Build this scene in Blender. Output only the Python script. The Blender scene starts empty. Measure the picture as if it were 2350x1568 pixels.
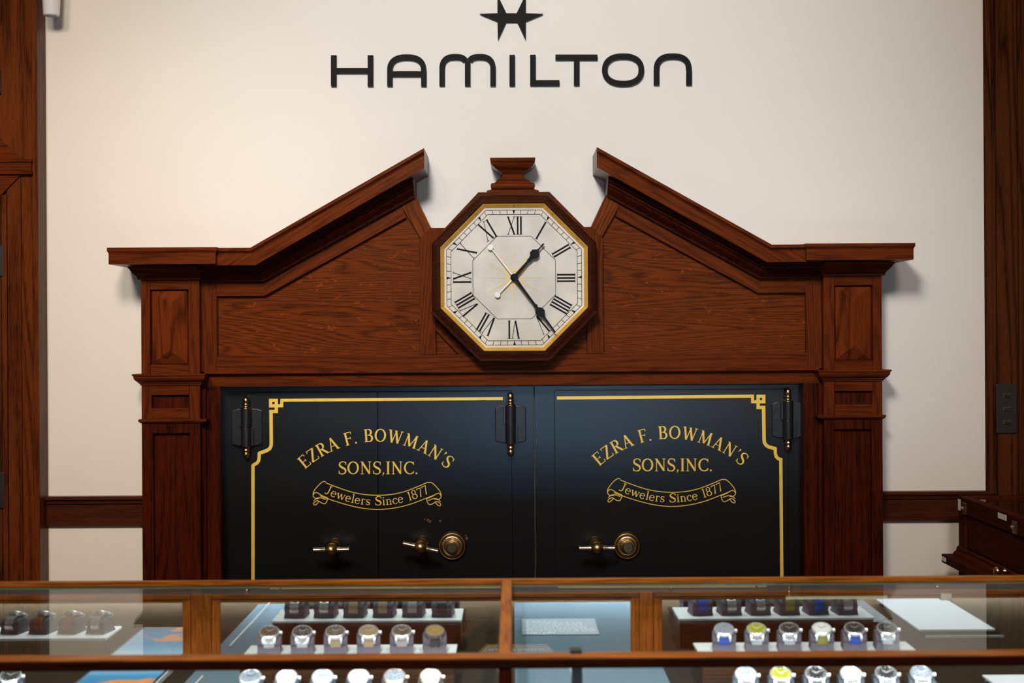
import bpy, bmesh, math, random
from mathutils import Vector, Matrix
random.seed(7)
PI = math.pi
sc = bpy.context.scene
COL = sc.collection
# ------------------------------------------------------------------ camera
D = 4.663          # camera to wall distance
F = 3263.9         # focal length in pixels (50 mm on 36 mm, 2350 px)
ZC = 1.517         # camera height
ROLL = 0.0060
cam_d = bpy.data.cameras.new('camera')
cam = bpy.data.objects.new('camera', cam_d)
COL.objects.link(cam)
cam.location = (0, -D, ZC)
cam.rotation_euler = (PI / 2, ROLL, 0)
cam_d.lens = 50
cam_d.sensor_width = 36
cam_d.shift_y = -14 / 2350
cam_d.clip_start = 0.05
cam_d.dof.use_dof = True
cam_d.dof.focus_distance = 4.58
cam_d.dof.aperture_fstop = 5.0
sc.camera = cam
# ------------------------------------------------------------------ world, lights, exposure
sc.view_settings.view_transform = 'Standard'
sc.view_settings.look = 'None'
sc.view_settings.gamma = 1
sc.view_settings.use_curve_mapping = False
sc.view_settings.exposure = -0.07
world = bpy.data.worlds.new('world')
sc.world = world
world.use_nodes = True
world.node_tree.nodes['Background'].inputs[0].default_value = (0.75, 0.8, 0.9, 1)
world.node_tree.nodes['Background'].inputs[1].default_value = 0.15


def area(name, loc, target, size, power, color, size_y=None):
    l = bpy.data.lights.new(name, 'AREA')
    l.energy = power
    l.color = color
    l.size = size
    if size_y:
        l.shape = 'RECTANGLE'
        l.size_y = size_y
    o = bpy.data.objects.new(name, l)
    COL.objects.link(o)
    o.location = loc
    o.rotation_euler = (Vector(target) - Vector(loc)).to_track_quat('-Z', 'Y').to_euler()
    return o


def spot(name, loc, target, deg, power, color, radius=0.3, blend=1.0):
    l = bpy.data.lights.new(name, 'SPOT')
    l.energy = power
    l.color = color
    l.spot_size = math.radians(deg)
    l.spot_blend = blend
    l.shadow_soft_size = radius
    o = bpy.data.objects.new(name, l)
    COL.objects.link(o)
    o.location = loc
    o.rotation_euler = (Vector(target) - Vector(loc)).to_track_quat('-Z', 'Y').to_euler()
    return o


area('ceiling_light_main', (-0.6, -4.5, 3.75), (-0.3, 0, 1.7), 0.65, 80, (1.16, 0.99, 0.79))
spot('picture_spot_centre', (-0.45, -4.7, 3.6), (0.1, 0, 2.2), 40, 400, (1.10, 1.25, 1.42))
spot('wall_fill_left', (-1.6, -4.0, 3.6), (-1.38, 0, 1.42), 38, 450, (0.92, 0.81, 0.69))  # added fill, balances brightness of the left wall
spot('wall_fill_right', (1.0, -4.2, 3.6), (1.0, 0, 0.9), 36, 200, (0.96, 0.90, 0.92))  # added fill for the right wall's brightness
spot('case_fill_left', (-0.55, -2.75, 3.85), (-0.45, -1.95, 0.9), 40, 300, (0.93, 0.97, 1.0), 0.06, 0.6)  # added fill, brightens the left watches and case rails
spot('case_fill_right', (0.65, -2.75, 3.85), (0.55, -1.95, 0.9), 40, 300, (0.93, 0.97, 1.0), 0.06, 0.6)  # second added fill, over the right half of the case
area('window_daylight', (0.45, -9.2, 0.9), (0.3, 0, 1.2), 1.7, 60 * 0.6, (0.3, 0.62, 1.0), 0.65)
area('pendant_light', (1.55, -8.6, 2.25), (0.5, 0, 1.8), 0.5, 22, (1.0, 0.9, 0.75))

# ------------------------------------------------------------------ materials


def new_mat(name):
    m = bpy.data.materials.new(name)
    m.use_nodes = True
    nt = m.node_tree
    b = nt.nodes['Principled BSDF']
    return m, nt, b


def simple(name, col, rough=0.5, metal=0.0, noise=0.0, nscale=40, bump=0.0, spec=0.5, emit=None, estr=0, coat=0, aniso=None):
    m, nt, b = new_mat(name)
    b.inputs['Base Color'].default_value = (*col, 1)
    b.inputs['Roughness'].default_value = rough
    b.inputs['Metallic'].default_value = metal
    b.inputs['Specular IOR Level'].default_value = spec
    b.inputs['Coat Weight'].default_value = coat
    b.inputs['Coat Roughness'].default_value = 0.15
    tc = nt.nodes.new('ShaderNodeTexCoord')
    n = nt.nodes.new('ShaderNodeTexNoise')
    n.inputs['Scale'].default_value = nscale
    n.inputs['Detail'].default_value = 5
    nt.links.new(tc.outputs['Object'], n.inputs['Vector'])
    if noise > 0:
        r = nt.nodes.new('ShaderNodeMix')
        r.data_type = 'RGBA'
        r.inputs[6].default_value = (*[c * (1 - noise) for c in col], 1)
        r.inputs[7].default_value = (*[min(1, c * (1 + noise)) for c in col], 1)
        nt.links.new(n.outputs['Fac'], r.inputs[0])
        nt.links.new(r.outputs[2], b.inputs['Base Color'])
    if bump > 0:
        bp = nt.nodes.new('ShaderNodeBump')
        bp.inputs['Strength'].default_value = bump
        bp.inputs['Distance'].default_value = 0.002
        nt.links.new(n.outputs['Fac'], bp.inputs['Height'])
        nt.links.new(bp.outputs['Normal'], b.inputs['Normal'])
    if emit:
        b.inputs['Emission Color'].default_value = (*emit, 1)
        b.inputs['Emission Strength'].default_value = estr
    return m


def wood(name, light, dark, axis='x', rough=0.30, bold=1.0, cath=30.0, across=5.0, fleck=0.0, coat=0.0, rot=0.0, spec=0.3, ior=1.25):
    """stained oak; the grain runs along the given axis"""
    m, nt, b = new_mat(name)
    N, L = nt.nodes.new, nt.links.new
    tc = N('ShaderNodeTexCoord')
    oi = N('ShaderNodeObjectInfo')
    ml = N('ShaderNodeMath'); ml.operation = 'MULTIPLY'; ml.inputs[1].default_value = 37.0
    L(oi.outputs['Random'], ml.inputs[0])
    ad = N('ShaderNodeVectorMath'); ad.operation = 'ADD'
    rt = N('ShaderNodeMapping'); rt.inputs['Rotation'].default_value = (0, math.radians(rot), 0)
    L(tc.outputs['Object'], rt.inputs['Vector'])
    L(rt.outputs[0], ad.inputs[0]); L(ml.outputs[0], ad.inputs[1])

    def mapped(s_al, s_ac):
        mp = N('ShaderNodeMapping')
        s = {'x': (s_al, s_ac, s_ac), 'y': (s_ac, s_al, s_ac), 'z': (s_ac, s_ac, s_al)}[axis]
        mp.inputs['Scale'].default_value = s
        L(ad.outputs[0], mp.inputs['Vector'])
        return mp
    mp1 = mapped(0.38, across)
    n1 = N('ShaderNodeTexNoise'); n1.inputs['Scale'].default_value = 1.0; n1.inputs['Detail'].default_value = 2.5
    n1.inputs['Roughness'].default_value = 0.45; n1.inputs['Distortion'].default_value = 0.12
    L(mp1.outputs[0], n1.inputs['Vector'])
    m1 = N('ShaderNodeMath'); m1.operation = 'MULTIPLY'; m1.inputs[1].default_value = cath * 6.28
    L(n1.outputs['Fac'], m1.inputs[0])
    s1 = N('ShaderNodeMath'); s1.operation = 'SINE'; L(m1.outputs[0], s1.inputs[0])
    r1 = N('ShaderNodeMapRange'); r1.inputs[1].default_value = -1; r1.inputs[2].default_value = 1.0
    L(s1.outputs[0], r1.inputs[0])
    # pores
    mp2 = mapped(16, 420)
    n2 = N('ShaderNodeTexNoise'); n2.inputs['Scale'].default_value = 1.0; n2.inputs['Detail'].default_value = 3
    L(mp2.outputs[0], n2.inputs['Vector'])
    r2 = N('ShaderNodeMapRange'); r2.inputs[1].default_value = 0.40; r2.inputs[2].default_value = 0.58
    L(n2.outputs['Fac'], r2.inputs[0])
    # broad variation
    mp3 = mapped(1.2, 9)
    n3 = N('ShaderNodeTexNoise'); n3.inputs['Scale'].default_value = 1.0; n3.inputs['Detail'].default_value = 4
    L(mp3.outputs[0], n3.inputs['Vector'])
    # combine  f = .42*rings + .33*pores + .25*broad
    pw = N('ShaderNodeMath'); pw.operation = 'POWER'; pw.inputs[1].default_value = 0.45; L(r1.outputs[0], pw.inputs[0])
    a1 = N('ShaderNodeMath'); a1.operation = 'MULTIPLY'; a1.inputs[1].default_value = 0.36 * bold; L(pw.outputs[0], a1.inputs[0])
    a2 = N('ShaderNodeMath'); a2.operation = 'MULTIPLY_ADD'; a2.inputs[1].default_value = 0.34; L(r2.outputs[0], a2.inputs[0]); L(a1.outputs[0], a2.inputs[2])
    a3 = N('ShaderNodeMath'); a3.operation = 'MULTIPLY_ADD'; a3.inputs[1].default_value = 0.30; L(n3.outputs['Fac'], a3.inputs[0]); L(a2.outputs[0], a3.inputs[2])
    cr = N('ShaderNodeValToRGB')
    e = cr.color_ramp.elements
    e[0].position = 0.22; e[0].color = (*dark, 1)
    e[1].position = 0.88; e[1].color = (*light, 1)
    mid = e.new(0.55); mid.color = (*[0.45 * d + 0.55 * l for d, l in zip(dark, light)], 1)
    L(a3.outputs[0], cr.inputs[0])
    out = cr.outputs[0]
    if fleck > 0:
        mp4 = mapped(26, 60)
        v = N('ShaderNodeTexNoise'); v.inputs['Scale'].default_value = 1; v.inputs['Detail'].default_value = 1.5; v.inputs['Distortion'].default_value = 1.2
        L(mp4.outputs[0], v.inputs['Vector'])
        rr = N('ShaderNodeMapRange'); rr.inputs[1].default_value = 0.66; rr.inputs[2].default_value = 0.72; rr.inputs[4].default_value = fleck
        L(v.outputs['Fac'], rr.inputs[0])
        mx = N('ShaderNodeMix'); mx.data_type = 'RGBA'
        mx.inputs[7].default_value = (*[min(1, 1.9 * l) for l in light], 1)
        L(rr.outputs[0], mx.inputs[0]); L(out, mx.inputs[6]); out = mx.outputs[2]
    L(out, b.inputs['Base Color'])
    b.inputs['Roughness'].default_value = rough
    b.inputs['Specular IOR Level'].default_value = spec
    b.inputs['IOR'].default_value = ior
    b.inputs['Specular Tint'].default_value = (0.62, 0.36, 0.18, 1)
    b.inputs['Coat Weight'].default_value = coat
    b.inputs['Coat Roughness'].default_value = 0.2
    bp = N('ShaderNodeBump'); bp.inputs['Strength'].default_value = 0.25; bp.inputs['Distance'].default_value = 0.0008
    L(a3.outputs[0], bp.inputs['Height']); L(bp.outputs['Normal'], b.inputs['Normal'])
    if ior < 1.05:      # fully matt finish
        df = N('ShaderNodeBsdfDiffuse')
        L(out, df.inputs['Color']); L(bp.outputs['Normal'], df.inputs['Normal'])
        L(df.outputs[0], nt.nodes['Material Output'].inputs['Surface'])
    return m


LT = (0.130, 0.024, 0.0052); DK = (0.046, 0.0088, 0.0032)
M = {}
M['wood_x'] = wood('stained_oak_horizontal', LT, DK, 'x')
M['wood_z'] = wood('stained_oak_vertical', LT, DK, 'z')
for _n, _r in (('wood_rake_l', 29.5), ('wood_rake_r', -29.5)):
    M[_n] = wood('stained_oak_raking' + _n[-2:], LT, DK, 'x', rot=_r)
for _n, _r in (('wood_diag_l', 26), ('wood_diag_r', -26)):
    M[_n] = wood('stained_oak_diagonal' + _n[-2:], (0.165, 0.036, 0.008), DK, 'z', rot=_r, bold=1.2)
M['wood_panel'] = wood('stained_oak_panel', (0.152, 0.030, 0.0064), (0.042, 0.0090, 0.0036), 'x', rough=0.27, bold=1.0, cath=62, across=4.6, fleck=0.45)
M['wood_raised'] = wood('stained_oak_raised', (0.160, 0.030, 0.0070), DK, 'z', bold=1.3, cath=20)
M['wood_low'] = wood('mahogany_and_shaded_oak_vertical', (0.075, 0.010, 0.0035), (0.016, 0.0035, 0.002), 'z', rough=0.3, bold=0.8)  # shade put into surround's lower oak; case posts are dark red mahogany
M['wood_door'] = wood('stained_oak_casing', (0.130, 0.029, 0.0070), (0.034, 0.0075, 0.003), 'z', bold=1.2, cath=14, across=6)
M['wood_column'] = wood('dark_oak_column', (0.085, 0.024, 0.0080), (0.018, 0.006, 0.003), 'z', bold=1.6, cath=12, across=7, rough=0.8, spec=0.0, ior=1.01)
M['wood_rail'] = wood('chair_rail_wood', (0.085, 0.022, 0.010), (0.035, 0.009, 0.005), 'x', bold=0.6)
M['wood_dark'] = wood('clock_frame_wood', (0.050, 0.011, 0.0050), (0.018, 0.0045, 0.003), 'x', bold=0.6, rough=0.42)
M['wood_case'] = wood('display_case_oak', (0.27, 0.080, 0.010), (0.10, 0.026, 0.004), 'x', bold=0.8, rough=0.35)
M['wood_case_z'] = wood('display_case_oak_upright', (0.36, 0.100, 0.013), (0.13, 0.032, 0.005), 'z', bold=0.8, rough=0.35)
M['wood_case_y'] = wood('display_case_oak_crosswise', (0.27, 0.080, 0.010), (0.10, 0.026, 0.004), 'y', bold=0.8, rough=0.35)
M['wood_fascia'] = wood('dark_fascia_wood', (0.030, 0.0060, 0.0025), (0.010, 0.003, 0.0015), 'x', bold=0.6)
M['wood_riser'] = wood('riser_brown_laminate', (0.085, 0.040, 0.020), (0.035, 0.016, 0.009), 'x', bold=0.7, coat=0)
M['wood_cab'] = wood('cabinet_mahogany', (0.085, 0.017, 0.007), (0.034, 0.007, 0.003), 'y', bold=0.5, rough=0.6, spec=0.1, ior=1.1)
M['wall'] = simple('cream_plaster', (0.80, 0.735, 0.655), 0.75, noise=0.02, nscale=6, bump=0.12)
M['wall_far'] = simple('taupe_wall', (0.22, 0.17, 0.12), 0.8)
M['ceiling'] = simple('white_ceiling', (0.50, 0.46, 0.40), 0.9)
M['floorwood'] = wood('dark_floor_boards', (0.10, 0.045, 0.02), (0.04, 0.018, 0.01), 'y', rough=0.4)
M['sign'] = simple('black_sign_acrylic', (0.009, 0.007, 0.005), 0.6, noise=0.1, spec=0.1)
M['safe'] = simple('black_safe_enamel', (0.0045, 0.0045, 0.005), 0.27, noise=0.35, nscale=7, bump=0.04, spec=0.5)
M['safe_iron'] = simple('black_hinge_iron', (0.010, 0.010, 0.011), 0.33, noise=0.3, nscale=60, bump=0.3)
M['seam'] = simple('seam_shadow_steel', (0.004, 0.004, 0.004), 0.8)
M['gilt'] = simple('gold_leaf_paint', (0.88, 0.56, 0.08), 0.42, 0.25, noise=0.15, nscale=30)
M['brass'] = simple('aged_brass', (0.50, 0.34, 0.16), 0.28, 1.0, noise=0.35, nscale=70, bump=0.1)
M['brass_dark'] = simple('dull_brass', (0.28, 0.17, 0.065), 0.36, 1.0, noise=0.3, nscale=50)
M['nickel'] = simple('worn_nickel', (0.62, 0.53, 0.42), 0.25, 1.0, noise=0.3, nscale=90)
M['marble'] = simple('marble_dial', (0.60, 0.55, 0.47), 0.4, noise=0.30, nscale=11, spec=0.3)
M['ink'] = simple('black_numeral_paint', (0.008, 0.007, 0.006), 0.6, spec=0.1)
M['hand'] = simple('black_hand_metal', (0.008, 0.008, 0.007), 0.6, spec=0.12)
M['white_hand'] = simple('white_hand_enamel', (0.80, 0.76, 0.66), 0.4)
M['gold_liner'] = simple('gilt_liner', (0.90, 0.48, 0.04), 0.32, 0.45, noise=0.15)
M['gold_ray'] = simple('gold_ray', (0.70, 0.38, 0.06), 0.4, 0.3)
M['steel'] = simple('polished_steel', (0.86, 0.86, 0.88), 0.30, 0.75)
M['rose'] = simple('rose_gold', (0.88, 0.58, 0.42), 0.28, 0.8)
M['cuff'] = simple('grey_suede', (0.10, 0.095, 0.125), 0.7, noise=0.1, nscale=200)
M['cuff2'] = simple('blue_grey_suede', (0.05, 0.06, 0.075), 0.7, noise=0.1, nscale=200)
M['tan'] = simple('tan_canvas', (0.42, 0.31, 0.20), 0.75, noise=0.15, nscale=500)
M['greige'] = simple('grey_canvas', (0.40, 0.36, 0.36), 0.75, noise=0.15, nscale=500)
M['brownleather'] = simple('brown_leather', (0.20, 0.055, 0.018), 0.5, noise=0.2, nscale=300)
M['blackstrap'] = simple('black_leather', (0.03, 0.028, 0.033), 0.5)
M['bluestrap'] = simple('blue_textile', (0.012, 0.085, 0.48), 0.7)
M['olive'] = simple('olive_textile', (0.27, 0.25, 0.05), 0.75)
M['white'] = simple('white_enamel', (0.82, 0.82, 0.84), 0.4)
M['shelf_white'] = simple('white_acrylic_shelf', (0.82, 0.84, 0.87), 0.5)
M['d_brown'] = simple('dial_brown', (0.09, 0.065, 0.04), 0.35, noise=0.9, nscale=350)
M['d_black'] = simple('dial_black', (0.03, 0.028, 0.026), 0.35, noise=0.9, nscale=350)
M['d_white'] = simple('dial_white', (0.82, 0.80, 0.80), 0.35)
M['d_yellow'] = simple('dial_yellow_green', (0.33, 0.32, 0.02), 0.35)
M['d_blue'] = simple('dial_blue_white', (0.50, 0.63, 0.85), 0.35, noise=0.5, nscale=300)
M['d_grey'] = simple('dial_grey', (0.22, 0.25, 0.30), 0.35, noise=0.5, nscale=300)
M['d_gold'] = simple('dial_bronze', (0.25, 0.16, 0.06), 0.35, noise=0.7, nscale=350)
M['mat_blue'] = simple('blue_grey_mat', (0.12, 0.165, 0.20), 0.9, spec=0.0)
M['deck'] = simple('brown_laminate_deck', (0.034, 0.024, 0.015), 0.9, spec=0.0, noise=0.12, nscale=12)
M['channel'] = simple('grey_steel_channel', (0.055, 0.062, 0.068), 0.4)
M['mirror'] = simple('mirror_silver', (0.78, 0.82, 0.83), 0.0, 1.0)
M['led'] = simple('led_strip', (0.9, 0.95, 1), 0.5, emit=(0.88, 0.94, 1.0), estr=380)
M['card'] = simple('grey_card', (0.27, 0.31, 0.35), 0.5)
M['cardtext'] = simple('white_print', (0.85, 0.87, 0.9), 0.5)
M['panel_white'] = simple('white_panel', (0.78, 0.80, 0.84), 0.25)
M['label'] = simple('white_label', (0.78, 0.76, 0.74), 0.5)
M['plate'] = simple('dark_bronze_plate', (0.018, 0.013, 0.010), 0.4)
M['cream_lamp'] = simple('white_glossy_plastic', (0.78, 0.75, 0.76), 0.2)
M['tape'] = simple('cream_tape', (0.62, 0.55, 0.38), 0.6, noise=0.2, nscale=80)
M['glassgreen'] = simple('glass_edge_green', (0.03, 0.16, 0.13), 0.15)
M['rust'] = simple('primer_red', (0.12, 0.035, 0.02), 0.7)
M['plasterchip'] = simple('bare_plaster', (0.65, 0.58, 0.50), 0.8)


def make_glass():
    m, nt, b = new_mat('clear_glass')
    nt.nodes.remove(b)
    N, L = nt.nodes.new, nt.links.new
    geo = N('ShaderNodeNewGeometry')
    dot = N('ShaderNodeVectorMath'); dot.operation = 'DOT_PRODUCT'
    L(geo.outputs['Incoming'], dot.inputs[0]); L(geo.outputs['Normal'], dot.inputs[1])
    ab = N('ShaderNodeMath'); ab.operation = 'ABSOLUTE'; L(dot.outputs['Value'], ab.inputs[0])
    om = N('ShaderNodeMath'); om.operation = 'SUBTRACT'; om.inputs[0].default_value = 1; L(ab.outputs[0], om.inputs[1])
    pw = N('ShaderNodeMath'); pw.operation = 'POWER'; pw.inputs[1].default_value = 5; L(om.outputs[0], pw.inputs[0])
    fa = N('ShaderNodeMath'); fa.operation = 'MULTIPLY_ADD'; fa.inputs[1].default_value = 0.50; fa.inputs[2].default_value = 0.025
    L(pw.outputs[0], fa.inputs[0])
    tr = N('ShaderNodeBsdfTransparent'); tr.inputs[0].default_value = (0.955, 0.985, 0.975, 1)
    gl = N('ShaderNodeBsdfGlossy'); gl.inputs['Roughness'].default_value = 0.0
    mx = N('ShaderNodeMixShader')
    L(fa.outputs[0], mx.inputs[0]); L(tr.outputs[0], mx.inputs[1]); L(gl.outputs[0], mx.inputs[2])
    L(mx.outputs[0], nt.nodes['Material Output'].inputs['Surface'])
    return m


M['glass'] = make_glass()


def make_picture():
    """sky picture with orange foliage near its front edge (generated from its own coordinates)"""
    m, nt, b = new_mat('picture_print')
    N, L = nt.nodes.new, nt.links.new
    tc = N('ShaderNodeTexCoord')
    sp = N('ShaderNodeSeparateXYZ'); L(tc.outputs['Generated'], sp.inputs[0])
    cr = N('ShaderNodeValToRGB'); e = cr.color_ramp.elements
    e[0].position = 0.0; e[0].color = (0.02, 0.07, 0.12, 1)
    e[1].position = 1.0; e[1].color = (0.50, 0.66, 0.80, 1)
    k = e.new(0.58); k.color = (0.03, 0.25, 0.50, 1)
    k = e.new(0.80); k.color = (0.25, 0.48, 0.68, 1)
    L(sp.outputs['Y'], cr.inputs[0])
    n = N('ShaderNodeTexNoise'); n.inputs['Scale'].default_value = 14; n.inputs['Detail'].default_value = 6
    L(tc.outputs['Object'], n.inputs['Vector'])
    th = N('ShaderNodeMapRange'); th.inputs[1].default_value = 0.50; th.inputs[2].default_value = 0.56
    L(n.outputs['Fac'], th.inputs[0])
    lim = N('ShaderNodeMapRange'); lim.inputs[1].default_value = 0.56; lim.inputs[2].default_value = 0.50
    L(sp.outputs['Y'], lim.inputs[0])
    mu = N('ShaderNodeMath'); mu.operation = 'MULTIPLY'; L(th.outputs[0], mu.inputs[0]); L(lim.outputs[0], mu.inputs[1])
    mx = N('ShaderNodeMix'); mx.data_type = 'RGBA'; mx.inputs[7].default_value = (0.75, 0.24, 0.03, 1)
    L(mu.outputs[0], mx.inputs[0]); L(cr.outputs[0], mx.inputs[6])
    L(mx.outputs[2], b.inputs['Base Color'])
    b.inputs['Roughness'].default_value = 0.3
    return m


M['picture'] = make_picture()

# ------------------------------------------------------------------ helpers


def link(name, me, mat, parent=None, smooth=False):
    o = bpy.data.objects.new(name, me)
    COL.objects.link(o)
    if mat is not None:
        me.materials.append(M[mat] if isinstance(mat, str) else mat)
    if parent is not None:
        o.parent = parent
    if smooth:
        for p in me.polygons:
            p.use_smooth = True
    return o


def obj(name, bm, mat, parent=None, smooth=False, bevel=0.0):
    bmesh.ops.recalc_face_normals(bm, faces=bm.faces[:])
    me = bpy.data.meshes.new(name)
    bm.to_mesh(me)
    bm.free()
    o = link(name, me, mat, parent, smooth)
    if bevel > 0:
        b = o.modifiers.new('bevel', 'BEVEL')
        b.width = bevel
        b.segments = 2
        b.limit_method = 'ANGLE'
        b.angle_limit = math.radians(40)
    return o


def empty(name, loc=(0, 0, 0), rz=0.0):
    o = bpy.data.objects.new(name, None)
    COL.objects.link(o)
    o.location = loc
    o.rotation_euler = (0, 0, rz)
    o.empty_display_size = 0.05
    return o


def tag(o, label, cat, group=None, kind=None):
    o['label'] = label
    o['category'] = cat
    if group:
        o['group'] = group
    if kind:
        o['kind'] = kind
    return o


def struct(o):
    o['kind'] = 'structure'
    return o


def box(bm, x0, x1, y0, y1, z0, z1):
    vs = [bm.verts.new(p) for p in ((x0, y0, z0), (x1, y0, z0), (x1, y1, z0), (x0, y1, z0), (x0, y0, z1), (x1, y0, z1), (x1, y1, z1), (x0, y1, z1))]
    for f in ((0, 1, 2, 3), (4, 5, 6, 7), (0, 1, 5, 4), (1, 2, 6, 5), (2, 3, 7, 6), (3, 0, 4, 7)):
        bm.faces.new([vs[i] for i in f])
    return bm


def V(x, y, p=0.0):
    """level pixel -> world point on the plane p metres in front of the wall"""
    k = (D - p) / F
    return ((x - 1175) * k, -p, ZC - (y - 770) * k)


def unroll(x, y):
    dx, dy = x - 1175, y - 770
    return 1175 + dx - ROLL * dy, 770 + dy + ROLL * dx


def U(x, y, p=0.0):
    return V(*unroll(x, y), p)


def prism(bm, pts, y0, y1):
    """pts: list of (x, z) ; extruded from y0 to y1"""
    a = [bm.verts.new((x, y0, z)) for x, z in pts]
    b = [bm.verts.new((x, y1, z)) for x, z in pts]
    n = len(pts)
    try:
        bm.faces.new(a); bm.faces.new(b)
    except ValueError:
        pass
    for i in range(n):
        bm.faces.new((a[i], a[(i + 1) % n], b[(i + 1) % n], b[i]))


def pp(bm, pix, p, p0=0.0, mir=False, f=V):
    """prism from level pixels measured on its front plane p; back at p0; mir mirrors about the centre line"""
    pts = []
    for x, y in pix:
        if mir:
            x = 2 * CX - x
        w = f(x, y, p)
        pts.append((w[0], w[2]))
    prism(bm, pts, -p0, -p)


CX = 1174.0


def rect(x0, y0, x1, y1):
    return [(x0, y0), (x1, y0), (x1, y1), (x0, y1)]


def loft(bm, loops, close=False, cap=True):
    vl = [[bm.verts.new(p) for p in lp] for lp in loops]
    n = len(loops[0])
    m = len(vl)
    for i in range(m if close else m - 1):
        a, b = vl[i], vl[(i + 1) % m]
        for j in range(n):
            bm.faces.new((a[j], a[(j + 1) % n], b[(j + 1) % n], b[j]))
    if cap and not close:
        bm.faces.new(vl[0]); bm.faces.new(vl[-1])


def lathe(bm, prof, origin, axis, seg=24):
    """prof: (r, t) along axis"""
    ax = Vector(axis).normalized()
    u = ax.orthogonal().normalized()
    w = ax.cross(u)
    o = Vector(origin)
    loops = []
    for r, t in prof:
        r = max(r, 1e-5)
        loops.append([tuple(o + ax * t + (u * math.cos(2 * PI * i / seg) + w * math.sin(2 * PI * i / seg)) * r) for i in range(seg)])
    loft(bm, loops)


def sweep(bm, path, profile):
    """path: [(x,z)], profile: closed [(p, v)] p out from the wall, v down from the path; end cuts vertical"""
    pts = [Vector(p) for p in path]
    offs = []
    nrm = []
    for a, b in zip(pts, pts[1:]):
        d = (b - a).normalized()
        n = Vector((d.y, -d.x))
        if n.y > 0:
            n = -n
        nrm.append(n)
    for i in range(len(pts)):
        if i == 0:
            n = nrm[0]; offs.append(Vector((0, -1)) / abs(n.y))
        elif i == len(pts) - 1:
            n = nrm[-1]; offs.append(Vector((0, -1)) / abs(n.y))
        else:
            s = nrm[i - 1] + nrm[i]
            offs.append(s / (1 + nrm[i - 1].dot(nrm[i])))
    loops = []
    for p, o in zip(pts, offs):
        loops.append([((p + o * v).x, -q, (p + o * v).y) for q, v in profile])
    loft(bm, loops)


EPS = [0]


def eps():
    EPS[0] = (EPS[0] + 1) % 24
    return EPS[0] * 1.6e-5


def ribbon(bm, pts, widths, y0, y1, closed=False):
    y1 = y1 - eps()
    n = len(pts)
    P = [Vector(p) for p in pts]
    L, R = [], []
    for i in range(n):
        if closed:
            d = (P[(i + 1) % n] - P[i - 1])
        else:
            d = P[min(i + 1, n - 1)] - P[max(i - 1, 0)]
        d.normalize()
        nn = Vector((-d.y, d.x))
        w = widths[i] if isinstance(widths, (list, tuple)) else widths
        # mitre
        k = 1.0
        if (closed or 0 < i < n - 1):
            d1 = (P[i] - P[i - 1]); d2 = (P[(i + 1) % n] - P[i])
            if d1.length > 1e-9 and d2.length > 1e-9:
                c = max(0.3, math.cos(d1.angle(d2) / 2))
                k = 1 / c
        L.append(P[i] + nn * w / 2 * k); R.append(P[i] - nn * w / 2 * k)
    fl = [bm.verts.new((v.x, y1, v.y)) for v in L]
    fr = [bm.verts.new((v.x, y1, v.y)) for v in R]
    bl = [bm.verts.new((v.x, y0, v.y)) for v in L]
    br = [bm.verts.new((v.x, y0, v.y)) for v in R]
    rng = range(n if closed else n - 1)
    for i in rng:
        j = (i + 1) % n
        bm.faces.new((fl[i], fl[j], fr[j], fr[i]))
        bm.faces.new((bl[i], bl[j], br[j], br[i]))
        bm.faces.new((fl[i], fl[j], bl[j], bl[i]))
        bm.faces.new((fr[i], fr[j], br[j], br[i]))
    if not closed:
        bm.faces.new((fl[0], fr[0], br[0], bl[0]))
        bm.faces.new((fl[-1], fr[-1], br[-1], bl[-1]))


# ------------------------------------------------------------------ the room
bm = bmesh.new(); box(bm, -4, 4, 0, 0.15, 0, 4.1); struct(obj('wall_back', bm, 'wall'))
bm = bmesh.new(); box(bm, -4, 4, -9.6, 0.15, -0.1, 0); struct(obj('floor', bm, 'floorwood'))
bm = bmesh.new(); box(bm, -4, 4, -9.6, 0.15, 4.1, 4.2); struct(obj('ceiling', bm, 'ceiling'))
bm = bmesh.new(); box(bm, -4.15, -4, -9.6, 0.15, 0, 4.1); struct(obj('wall_left', bm, 'wall_far'))
bm = bmesh.new(); box(bm, 4, 4.15, -9.6, 0.15, 0, 4.1); struct(obj('wall_right', bm, 'wall_far'))
bm = bmesh.new()
box(bm, -4, -1.3, -9.6, -9.45, 0, 4.1); box(bm, 2.3, 4, -9.6, -9.45, 0, 4.1)
box(bm, -1.3, 2.3, -9.6, -9.45, 0, 0.75); box(bm, -1.3, 2.3, -9.6, -9.45, 3.0, 4.1)
struct(obj('wall_front', bm, 'wall_far'))

# chair rails
for nm, xa, xb in (('trim_1', 60, 330), ('trim_2', 2020, 2278)):
    r = bmesh.new()
    pp(r, rect(xa, 1136, xb, 1201), 0.018)
    o = struct(obj(nm, r, 'wood_rail', bevel=0.001))
    r = bmesh.new()
    pa, pb = V(xa, 1132, 0.0), V(xb, 1150, 0.0)
    sweep(r, [(pa[0], pa[2]), (pb[0], pa[2])], [(0, 0), (0.030, 0), (0.034, 0.004), (0.034, 0.010), (0.026, 0.016), (0.024, 0.024), (0, 0.024)])
    obj('cap_moulding', r, 'wood_rail', o)

# left door casing (structure)
root = struct(empty('door_1'))


def casing(name, pix, p, mat='wood_door', p0=0.0, bev=0.0015, par=root):
    b = bmesh.new(); pp(b, pix, p, p0)
    return obj(name, b, mat, par, bevel=bev)


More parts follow.
